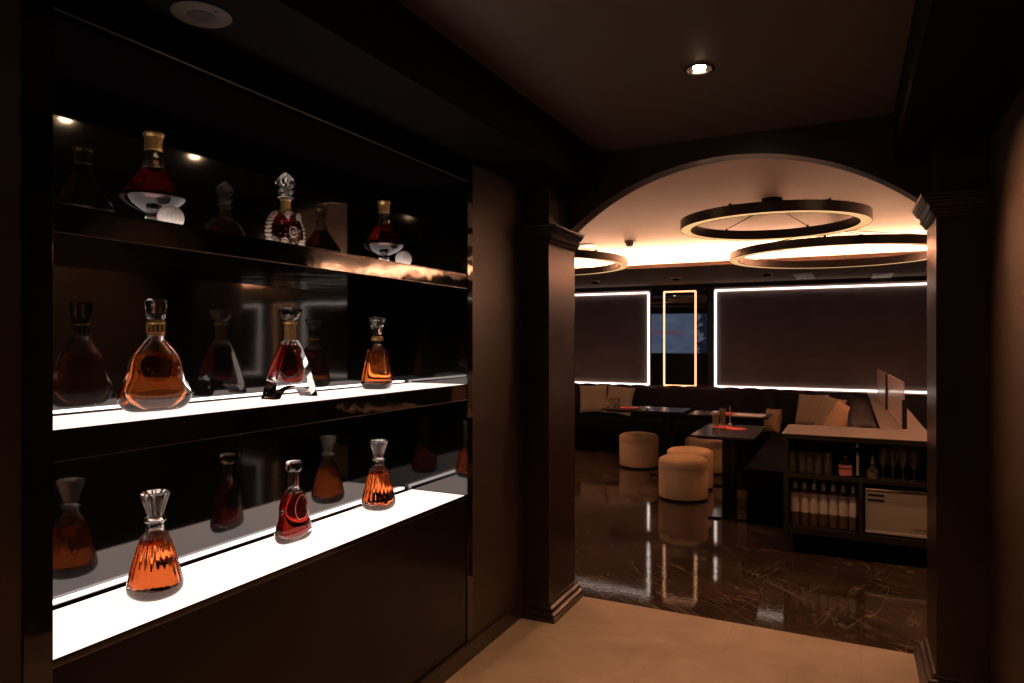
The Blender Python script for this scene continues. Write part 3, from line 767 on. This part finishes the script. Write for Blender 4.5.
for x, y, pw, lab in ((-3.4, 4.9, 55, 'added unseen lounge downlight behind the left pilaster, nearer one'), (-3.8, 7.0, 55, 'added unseen lounge downlight behind the left pilaster, farther one'),
                  (1.3, 4.8, 55, 'added unseen lounge downlight behind the right pilaster, nearer one'), (1.5, 6.6, 55, 'added unseen lounge downlight behind the right pilaster, farther one'),
                  (.24, 4.2, 38, 'added unseen downlight just behind the right spring of the arch'), (-1.42, 4.2, 38, 'added unseen downlight just behind the left spring of the arch')):
    downlight(lab, x, y, pw, z=LC - .001, size=150, grp='added unseen downlights in the lounge ceiling')  # lamps added out of view to brighten the lounge and counter front
t = thing('ceiling_speaker', 'round beige speaker grille in the dark soffit above the display cabinet', 'speaker', (-1.505, 1.23, SOF))
MB().lathe([(.066, 0), (.073, -.001), (.074, -.004), (.070, -.007), (.036, -.008)], 40, cap0=True).build('grille', 'speaker', t, smooth=True)
MB().lathe([(.036, -.0075), (.034, -.0095), (.010, -.0098)], 32).build('core', 'speakerdark', t, smooth=True)
MB().box(.048, .060, -.003, .003, -.0092, -.0078).build('status_window', 'speakerdark', t)

# ------------------------------------------------------------------ lounge ceiling
def ring_light(label, x, y, z, dia, ncab=6, a0=20, band=.065, wd=.075):
    t = thing('ring_chandelier', label, 'chandelier', (x, y, LC), 0, 'round ring chandeliers')
    ro = dia / 2; ri = ro - wd; n = 96
    zt = z - LC + band / 2; zb = z - LC - band / 2
    MB().lathe([(ri, zb + .006), (ri, zt), (ro, zt), (ro, zb + .006)], n, closed=True).build('ring_band', 'bronze', t, smooth=True)
    MB().lathe([(ri + .004, zb), (ri + .004, zb + .008), (ro - .004, zb + .008), (ro - .004, zb)], n, closed=True).build('diffuser', 'ringlight', t, smooth=True)
    MB().lathe([(ri + .0005, zb - .002), (ri + .0005, zb + .007), (ri + .005, zb + .007), (ri + .005, zb - .002)], n, closed=True).build('inner_edge', 'bronze', t, smooth=True)
    MB().lathe([(ro - .005, zb - .002), (ro - .005, zb + .007), (ro - .0005, zb + .007), (ro - .0005, zb - .002)], n, closed=True).build('outer_edge', 'bronze', t, smooth=True)
    MB().lathe([(.072, 0), (.072, -.045), (.066, -.050)], 32).build('canopy', 'blackmetal', t, smooth=True)
    for k in range(ncab):
        a = R(a0 + 360 * k / ncab); rm = (ro + ri) / 2
        c, s_ = math.cos(a), math.sin(a)
        MB().tube([(.055 * c, .055 * s_, -.048), (rm * c, rm * s_, zt + .012)], .0032, 6).lathe([(.009, zt), (.009, zt + .014), (.004, zt + .022)], 12, rm * c, rm * s_).build('suspension_rod', 'bronze', t, smooth=True)
    return t
ring_light('nearest ring chandelier hanging highest in the middle of the arch view', -.487, 5.10, 2.334, 1.25, a0=10)
ring_light('large ring chandelier behind the nearest one, cut by the right pilaster', -.095, 6.52, 2.255, 1.77, a0=25)
ring_light('ring chandelier partly hidden behind the left pilaster', -2.79, 6.15, 2.262, 1.82, a0=33)
# smoke detector, round downlight in the lounge ceiling
def at_z(px, py, z):
    d = (1.5 - z) * 683 / (py - 341.5); u = (px - 512) / 683
    return ((u * math.cos(YAW) - math.sin(YAW)) * d, (u * math.sin(YAW) + math.cos(YAW)) * d)
sx, sy = at_z(630, 241, LC)
t = thing('smoke_detector', 'small domed smoke detector on the pale lounge ceiling', 'smoke detector', (sx, sy, LC))
MB().lathe([(.055, 0), (.055, -.018), (.050, -.022)], 32).build('base', 'speakermid', t, smooth=True)
MB().lathe([(.042, -.020), (.040, -.040), (.030, -.052), (.012, -.056)], 32).build('dome', 'speakermid', t, smooth=True)
M['softcore'] = emissive('lounge_lamp_disc', (1.0, 0.72, 0.42), 4.0)
sx, sy = at_z(588, 245, LC)
t = thing('ceiling_lamp', 'flat glowing round lamp on the lounge ceiling beside the left pilaster capital', 'ceiling lamp', (sx, sy, LC))
MB().lathe([(.085, 0), (.085, -.006), (.078, -.009)], 32).build('rim', 'ventwhite', t, smooth=True)
MB().lathe([(.076, -.0085), (.074, -.0105)], 32).build('diffuser', 'softcore', t)
for (px, py), lab in zip(((595, 281), (676, 277.5), (767, 273)), ('leftmost of the small downlights in the brown lounge soffit', 'small soffit downlight above the gold-framed black column', 'small soffit downlight right of the gold-framed column')):
    sx, sy = at_z(px, py, ZSOF)
    t = thing('soffit_downlight', lab, 'downlight', (sx, sy, ZSOF), 0, 'downlights in the lounge soffit')
    MB().lathe([(.040, 0), (.066, 0), (.064, -.012), (.040, -.016)], 32, closed=True).build('trim_ring', 'foil', t, smooth=True)
    MB().lathe([(.042, -.001), (.042, -.034), (.036, -.038)], 32).build('lens', 'matblack', t)
for px, lab in ((804, 'left of the two white slotted vents in the lounge soffit'), (882, 'right of the two white slotted vents in the lounge soffit')):
    sx, sy = at_z(px, 275.5, ZSOF)
    t = thing('ceiling_vent', lab, 'vent', (sx, sy, ZSOF), 0, 'white soffit vents')
    MB().box(-.11, .11, -.42, -.41, -.012, 0).box(-.11, .11, .41, .42, -.012, 0).box(-.11, -.10, -.41, .41, -.012, 0).box(.10, .11, -.41, .41, -.012, 0).build('frame', 'ventwhite', t)
    for k in range(7):
        x_ = -.084 + .028 * k
        MB().box(x_ - .0105, x_ + .0105, -.41, .41, -.010, -.002).build('slat', 'ventwhite', t)

# ------------------------------------------------------------------ bench
bench = thing('banquette_bench', 'long black channel-tufted bench along the lounge back wall, curving forward at right', 'bench', (0, 0, 0))
BC = (-1.30, 8.35); BR = 1.40
path = []      # (point, inward normal, arclength)
L_ = 0
def addp(p, n_):
    global L_
    if path: L_ += math.hypot(p[0] - path[-1][0][0], p[1] - path[-1][0][1])
    path.append((p, n_, L_))
step = .02
y = 5.90
while y < BC[1]: addp((BC[0] + BR, y), (-1, 0)); y += step
na = int(BR * PI / 2 / step)
for k in range(na + 1):
    a = PI / 2 * k / na; addp((BC[0] + BR * math.cos(a), BC[1] + BR * math.sin(a)), (-math.cos(a), -math.sin(a)))
x = BC[0] - step
while x > LX0 + .1: addp((x, BC[1] + BR), (0, -1)); x -= step
rings = []
for (p, n_, s_) in path:
    ph = abs(math.sin(PI * s_ / .26)) ** .5
    b = .042 * ph
    prof = [(-.10, .40), (.085, .40), (.085 + b * .9, .43), (.080 + b, .60), (.072 + b, .76), (.055 + b * .9, .83), (.02, .845 + b * .5), (-.03, .850 + b * .5), (-.085, .835 + b * .3), (-.10, .80)]
    rings.append([(p[0] + n_[0] * d, p[1] + n_[1] * d, z) for d, z in prof])
MB().rings(rings).build('backrest', 'leather', bench, smooth=True)
def strip(off0, off1, z0, z1, rr):
    out = []
    for (p, n_, s_) in path[::4] + [path[-1]]:
        pr = [(off0, z0), (off1 - rr * .0, z0), (off1, z1 - rr), (off1 - rr * .35, z1 - rr * .3), (off1 - rr, z1), (off0, z1)]
        out.append([(p[0] + n_[0] * d, p[1] + n_[1] * d, z) for d, z in pr])
    return MB().rings(out)
strip(.08, .90, .30, .45, .04).build('seat', 'seatleather', bench, smooth=True)
strip(-.08, .86, .0, .30, .01).build('plinth', 'matblack', bench)

# ------------------------------------------------------------------ low partition beside the bench with glass screens
S(MB().box(.225, .495, 5.80, YB - .04, 0, .82), 'wall_partition', 'carcass')
o = MB().box(.205, .505, 5.795, YB - .045, .8205, .85).build('partition_ledge', 'counter', bevel=0.003)
tag(o, 'taupe ledge topping the low partition behind the service counter', 'ledge')
for y0, y1, lab in ((5.84, 7.32, 'near clear acrylic screen standing on the partition ledge'), (7.40, 8.75, 'far clear acrylic screen standing on the partition ledge')):
    t = thing('privacy_screen', lab, 'screen', (.366 if y0 < 6 else .321, y0, .85), .0275, 'screens on the ledge')
    MB().box(-.004, .004, .02, y1 - y0, .003, .345).build('clear_panel', 'acrylic', t)
    MB().box(-.016, .016, -.006, .022, 0, .215 if y0 < 6 else .34).build('post', 'bronze', t, bevel=0.002)

# ------------------------------------------------------------------ service counter
CX0, CX1, CYF, CYB = -.42, 1.30, 5.20, 5.79
t = thing('service_counter', 'dark open-front service counter with a taupe top, right side of the lounge', 'counter', (0, 0, 0))
MB().box(CX0 - .01, CX1, CYF - .015, CYB, .846, .85).build('countertop', 'counter', t)
MB().box(CX0 - .006, CX1, CYF - .010, CYB, .815, .8455).build('top_core', 'carcass', t)
cb = MB()
cb.box(CX0, CX0 + .03, CYF, CYB, .10, .815); cb.box(CX1 - .03, CX1, CYF, CYB, .10, .815)
cb.box(CX0 + .03, CX1 - .03, CYB - .02, CYB, .10, .815)
cb.build('carcass', 'carcass', t)
MB().box(CX0 + .03, CX1 - .03, CYF + .005, CYB - .02, .145, .19).build('bottom_shelf', 'carcass', t)
MB().box(CX0 + .03, CX1 - .03, CYF + .005, CYB - .02, .540, .566).build('middle_shelf', 'carcass', t)
MB().box(.055, .080, CYF + .005, CYB - .02, .19, .54).build('divider', 'carcass', t)
MB().box(CX0 + .06, CX1 - .06, CYF + .06, CYB - .05, 0, .145).build('plinth', 'matblack', t)

# seven labelled bottles
def wine(loc, label):
    t = thing('labelled_bottle', label, 'bottle', loc, 0, 'pale-labelled bottles in the counter')
    MB().lathe([(.022, 0), (.0290, .003), (.0298, .010), (.0298, .225), (.0270, .240), (.0150, .262), (.0125, .270), (.0120, .320), (.0135, .322), (.0135, .330), (.011, .331)], 28).build('bottle_body', 'greenglass', t, smooth=True)
    MB().lathe([(.0301, .092), (.0303, .094), (.0303, .228), (.0301, .230)], 28).build('label_wrap', 'label', t, smooth=True)
    MB().lathe([(.0185, .258), (.0150, .268), (.0140, .285), (.0135, .300), (.0133, .300)], 24, cap0=True).build('neck_foil', 'foil', t, smooth=True)
    return t
w0 = None
names7 = ['first', 'second', 'third', 'fourth', 'fifth', 'sixth', 'seventh']
for k in range(7):
    lab = 'pale-labelled bottle in the counter, %s from the left of the row of seven' % names7[k]
    loc = (-.352 + .0625 * k, 5.315, .19)
    if k == 0: w0 = wine(loc, lab)
    else: dup(w0, loc, label=lab)
# cream case with slots
t = thing('cream_case', 'cream enamelled case with two slots in the lower right bay of the counter', 'case', (.095, 5.235, .19))
MB().box(0, .60, 0, .32, .035, .300).build('body', 'whitecase', t, bevel=0.006)
MB().box(-.004, .604, -.006, .32, .301, .318).build('lid', 'chrome', t, bevel=0.004)
MB().box(-.002, .602, -.004, .32, .012, .033).build('base_rail', 'foil', t, bevel=0.003)
for z_ in (.270, .236):
    MB().loft([(0, .052, .0075, 2.6), (.003, .050, .0065, 2.6)], 40).xf(Matrix.Translation((.068, -.0005, z_)) @ Matrix.Rotation(PI / 2, 4, 'X')).build('handle_slot', 'ink', t)
for x_ in (.05, .55):
    for y_ in (.03, .29): MB().lathe([(.012, 0), (.012, .012)], 16, x_, y_).build('foot', 'blackmetal', t)
def text_mesh(s_, size, name, m, parent, loc, rot, ext=.0006):
    cu = bpy.data.curves.new('txt', 'FONT'); cu.body = s_; cu.size = size; cu.extrude = ext
    ob = bpy.data.objects.new('txt', cu); C.objects.link(ob)
    dg = bpy.context.evaluated_depsgraph_get(); dg.update()
    me = bpy.data.meshes.new_from_object(ob.evaluated_get(dg)); bpy.data.objects.remove(ob); bpy.data.curves.remove(cu)
    me.materials.clear(); me.materials.append(M[m])
    o = bpy.data.objects.new(name, me); C.objects.link(o); o.parent = parent; o.location = loc; o.rotation_euler = rot
    return o
text_mesh('THE MACALLAN', .026, 'lettering', 'ink', t, (.285, -.0006, .052), (PI / 2, 0, 0))

# things on the middle shelf
def flute(loc, label, stem=True):
    t = thing('champagne_flute', label, 'glass', loc, 0, 'glasses on the counter shelf')
    MB().lathe([(.030, 0), (.030, .002), (.004, .005), (.003, .070), (.010, .082), (.021, .110), (.024, .150), (.022, .205), (.0208, .205), (.0225, .150), (.0195, .112), (.008, .086), (.002, .083)], 20).build('glass_body', 'thinglass', t, smooth=True)
    return t
f0 = None
def dpx(px, y):
    u = (px - 512) / 683
    return (u * math.cos(YAW) - math.sin(YAW)) / (u * math.sin(YAW) + math.cos(YAW)) * y
flist = [(883, 0), (888, 1), (893, 0), (898, 1), (903, 0), (908, 1), (914, 0), (919, 1)]
ords = ['first', 'second', 'third', 'fourth', 'fifth', 'sixth', 'seventh', 'eighth']
for k, (px, row) in enumerate(flist):
    yy = 5.28 + .12 * row
    loc = (dpx(px, yy), yy, .566)
    lab = 'stemmed glass right of the pointed decanter on the counter shelf, %s from the left' % ords[k]
    if f0 is None: f0 = flute(loc, lab)
    else: dup(f0, loc, label=lab)
t0 = None
for k, px in enumerate((792, 801.5, 810, 818.5, 828)):
    yy = 5.30
    loc = (dpx(px, yy), yy, .566)
    lab = 'straight tumbler glass on the counter shelf, %s from its left end' % ords[k]
    if t0 is None:
        t0 = thing('tumbler_glass', lab, 'glass', loc, 0, 'tumblers on the counter shelf')
        MB().lathe([(.026, 0), (.028, .002), (.031, .150), (.0295, .150), (.0265, .010), (.010, .009)], 24).build('glass_body', 'thinglass', t0, smooth=True)
    else: dup(t0, loc, label=lab)
t = thing('squat_bottle', 'squat dark bottle with a pink label and gold cap on the counter shelf', 'bottle', (dpx(845.5, 5.27), 5.27, .566), R(15))
MB().loft([(0, .036, .024, 4), (.004, .041, .028, 4), (.085, .041, .028, 4), (.105, .032, .022, 3), (.118, .014, .013, 2), (.128, .012, .012, 2)], 40).build('bottle_body', 'darkglass', t, smooth=True)
MB().loft([(.008, .0416, .0286, 4), (.052, .0416, .0286, 4)], 40).build('label_wrap', 'pink', t, smooth=True)
MB().loft([(.060, .0416, .0286, 4), (.080, .0416, .0286, 4)], 40).build('neck_label', 'pink', t, smooth=True)
MB().lathe([(.0135, .128), (.0145, .129), (.0145, .140), (.0135, .141)], 20).build('cap', 'gold', t, smooth=True)
t = thing('slim_bottle', 'tall slim black bottle with pale upright lettering on the counter shelf', 'bottle', (dpx(857.5, 5.26), 5.26, .566))
MB().lathe([(.012, 0), (.0145, .002), (.0145, .175), (.011, .190), (.009, .200), (.009, .232), (.0075, .234)], 20).build('bottle_body', 'darkglass', t, smooth=True)
for k in range(9):
    MB().box(-.0075, .0075, -.0165, -.0148, .018 + k * .0175, .018 + k * .0175 + .011).build('pale_mark', 'pen', t)
MB().lathe([(.0095, .206), (.0098, .207), (.0098, .232), (.0085, .235)], 16).build('cap', 'foil', t, smooth=True)
t = thing('pointed_decanter', 'small cut-crystal decanter with a pointed stopper on the counter shelf', 'decanter', (dpx(872.5, 5.28), 5.28, .566))
MB().loft([(0, .034, .034, 2, .04, 8), (.003, .038, .038, 2, .06, 8), (.055, .034, .034, 2, .06, 8), (.072, .016, .016, 2, .0, 8), (.085, .011, .011, 2, 0, 8), (.100, .012, .012, 2, 0, 8)], 64).build('bottle_body', 'thinglass', t, smooth=True)
MB().lathe([(.033, .001), (.034, .004), (.031, .040), (.030, .041)], 24).build('spirit', 'gold', t, smooth=True)
MB().loft([(.1005, .008, .008, 2, 0, 6), (.108, .013, .013, 2, .08, 6), (.125, .009, .009, 2, .08, 6), (.160, .0015, .0015, 2, 0, 6)], 48).build('stopper', 'gold', t, smooth=True)

# ------------------------------------------------------------------ ottomans
def ottoman(label, x, y, r=.23, h=.395):
    t = thing('ottoman', label, 'ottoman', (x, y, 0), random.uniform(0, 3), 'round tan ottomans')
    MB().lathe([(r - .03, 0), (r - .025, 0), (r - .025, .02)], 48).build('plinth', 'matblack', t)
    MB().lathe([(r - .012, .018), (r - .003, .024), (r, .04), (r, h - .105), (r - .004, h - .100), (r - .004, h - .097)], 56).build('drum', 'tan', t, smooth=True)
    MB().lathe([(r - .006, h - .098), (r + .001, h - .094), (r + .002, h - .04), (r - .008, h - .018), (r - .035, h - .003), (r - .10, h + .007), (.03, h + .010)], 56).build('seat_pad', 'tan', t, smooth=True)
    MB().tube([((r + .0005) * math.cos(a), (r + .0005) * math.sin(a), h - .098) for a in [2 * PI * k / 56 for k in range(56)]], .0035, 6, closed=True).build('piping', 'tan', t, smooth=True)
    return t
ottoman('nearest round tan ottoman, in front of the marble-topped table', -1.43, 6.60)
def O(label, x, y): return dup(bpy.data.objects['ottoman'], (x, y, 0), random.uniform(0, 3), label)
O('round tan ottoman standing alone before the left table', -2.27, 8.03)
O('round tan ottoman directly behind the nearest one', -1.476, 7.13)
O('farthest round tan ottoman, partly behind the near table leg', -1.49, 8.05)

# ------------------------------------------------------------------ tables
def table(label, x, y, wx, wy, h=.735, rz=0, ox=0, fp=.21):
    t = thing('pedestal_table', label, 'table', (x, y, 0), rz, 'black pedestal tables')
    MB().box(-wx / 2, wx / 2, -wy / 2, wy / 2, h - .018, h).build('tabletop', 'tabletop', t, bevel=0.003)
    MB().box(-wx / 2 + .05, wx / 2 - .05, -wy / 2 + .06, wy / 2 - .06, h - .034, h - .0185).build('underframe', 'blackmetal', t)
    MB().box(ox - .055, ox + .055, -.055, .055, .018, h - .034).build('column', 'blackmetal', t, bevel=0.004)
    MB().box(ox - fp, ox + fp, -fp, fp, 0, .0175).build('foot_plate', 'blackmetal', t, bevel=0.004)
    return t
table('nearest black table with dark stone top holding red coasters and tumblers', -.925, 6.10, .50, .86, fp=.155)
table('black table at left before the bench, with red card and beige cushions behind', -2.08, 7.68, .92, .50, ox=.24, fp=.16)
table('farther black table with a red menu and a made white reflection, just beyond the near table', -1.13, 7.50, .80, .48)

def coaster(px, py, label):
    x, y = at_z(px, py, .735)
    o = MB().lathe([(.085, 0), (.088, .001), (.088, .004), (.085, .005)], 32).build('coaster', 'red', smooth=True, loc=(x, y, .7352))
    return tag(o, label, 'coaster', 'red coasters on the near table')
coaster(722, 427.0, 'red coaster under the tumblers, left one on the near table')
coaster(736.5, 429.0, 'bright red coaster, right one on the near table')
def holder(name, px, py, r, h, label, m='thinglass', z=.735, fill=None, grp=None, dz=0.0055):
    x, y = at_z(px, py, z)
    t = thing(name, label, 'glass', (x, y, z + dz), 0, grp)
    MB().lathe([(r * .8, 0), (r * .92, .002), (r, h), (r - .0025, h), (r * .86, .008), (r * .3, .007)], 24).build('glass_body', m, t, smooth=True)
    if fill: MB().lathe([(r * .80, .010), (r * .82, .012), (r * .88, h * fill), (r * .8, h * fill + .002)], 24).build('filling', 'napkin', t, smooth=True)
    return t
M['napkin'] = simple('beige_paper_filling', (0.48, 0.33, 0.24), 0.7)
holder('tall_tumbler', 715.5, 426.5, .030, .125, 'front tall tumbler with beige filling on the left red coaster of the near table', fill=.8, grp='tumblers on the near table')
holder('tall_tumbler', 722.5, 425.0, .030, .150, 'rear tall tumbler with beige filling on the near table', fill=.85, grp='tumblers on the near table')
x, y = at_z(730, 424.5, .735)
t = thing('candle_stick', 'thin upright pale stick in a small holder behind the tumblers', 'stick', (x, y, .7352))
MB().lathe([(.018, 0), (.018, .006), (.006, .012)], 20).build('holder', 'foil', t, smooth=True)
MB().lathe([(.0055, .012), (.005, .165), (.002, .172)], 12).build('stick', 'napkin', t, smooth=True)
# red menu on the far table; white slab beside it stands for reflected lights
x, y = at_z(734, 420.5, .735)
t = thing('menu_with_glare', 'red menu on the farther table, with reflected lights built as a white slab', 'menu', (-.98, 7.40, .7353), R(-6))
MB().box(-.33, -.10, -.10, .10, .0, .012).build('red_cover', 'red', t, bevel=0.002)
MB().box(-.098, .20, -.09, .10, .0, .010).build('white_reflection', 'white', t, bevel=0.002)
x, y = at_z(628, 408.2, .735)
o = MB().box(-.11, .11, -.07, .07, 0, .006).build('red_card', 'red', bevel=0.001, loc=(x, y + .02, .7352)); o.rotation_euler = (0, 0, .15)
tag(o, 'red card lying on the left table beside the tumbler pair', 'card')
for k, (px, lab) in enumerate(((611.5, 'left of two tumblers on the left table, before the beige cushions'), (617.5, 'right of two tumblers on the left table, next to the red card'))):
    holder('short_tumbler', px, 409.2, .028, .125, lab, grp='tumblers on the left table', fill=.7, dz=.0003)
x, y = at_z(648, 409.5, .735)
t = thing('salt_dish', 'tiny glinting chrome dish on the left table', 'dish', (x, y, .7352))
MB().lathe([(.018, 0), (.026, .004), (.034, .016), (.032, .016), (.024, .006), (.010, .003)], 24).build('bowl', 'chrome', t, smooth=True)

# ------------------------------------------------------------------ cushions
def cushion_mesh(s_=.42, th=.075):
    mb = MB(); n = 22; bm = mb.bm
    g = {}
    for sd in (0, 1):
        for i in range(n + 1):
            for j in range(n + 1):
                u = -1 + 2 * i / n; v = -1 + 2 * j / n
                e = (1 - abs(u) ** 2.6) * (1 - abs(v) ** 2.6)
                th_ = th * max(e, 0) ** .55
                k = 1 - .07 * (1 - u * u) * (abs(v) ** 3) ; k2 = 1 - .07 * (1 - v * v) * (abs(u) ** 3)
                wr = .004 * math.sin(7 * u + 5 * v) * math.sin(6 * v - 3 * u) * e
                if sd == 1 and (i in (0, n) or j in (0, n)): g[1, i, j] = g[0, i, j]; continue
                g[sd, i, j] = bm.verts.new((u * s_ / 2 * k2, (th_ + wr) * (1 if sd else -1), v * s_ / 2 * k + s_ / 2))
    for sd in (0, 1):
        for i in range(n):
            for j in range(n):
                f = [g[sd, i, j], g[sd, i + 1, j], g[sd, i + 1, j + 1], g[sd, i, j + 1]]
                if len(set(f)) == 4:
                    bm.faces.new(f if sd == 0 else f[::-1])
    return mb
M['browncushion'] = noisy('brown_cushion_linen', (0.30, 0.19, 0.10), (0.35, 0.22, 0.12), 7, 0.9, 0.04, 0.5, 240)
M['litcushion'] = noisy('lit_cushion_linen', (0.74, 0.46, 0.24), (0.82, 0.52, 0.28), 7, 0.9, 0.04, 0.5, 240)  # cushion linen made lighter and warmer to paint light from above
cm = cushion_mesh().build('cushion', 'cushion', smooth=True)
def cushion(o, label, loc, rot):
    o.location = loc; o.rotation_euler = rot
    return tag(o, label, 'cushion', 'beige cushions on the bench')
cushion(cm, 'beige square cushion at the far left of the bench, beside the left pilaster edge', (-3.36, 9.50, .455), (R(-14), R(-4), R(8)))
for lab, loc, rot in (('beige square cushion behind the left table, overlapping its left neighbour', (-2.98, 9.40, .455), (R(-15), R(5), R(-6))),
                      ('beige cushion standing left in the curved corner of the bench', (-.44, 9.04, .455), (R(-16), R(-3), R(-34))),
                      ('beige cushion in the bench corner, behind the brighter folded one', (-.27, 8.72, .455), (R(-18), R(4), R(-54))),
                      ('bright beige cushion with painted top light, leaning sideways on the curved bench right of the others', (-.19, 8.02, .455), (R(-24), R(12), R(-62))),
                      ('brown cushion standing on the bench edge beyond the near table', (-.80, 8.30, .452), (R(-10), R(-4), R(-52)))):
    o = cm.copy(); C.objects.link(o)
    cushion(o, lab, loc, rot)
    if lab.startswith('brown'):
        o.scale = (.68, .8, .68); o.material_slots[0].link = 'OBJECT'; o.material_slots[0].material = M['browncushion']
    if lab.startswith('bright'):
        o.material_slots[0].link = 'OBJECT'; o.material_slots[0].material = M['litcushion']
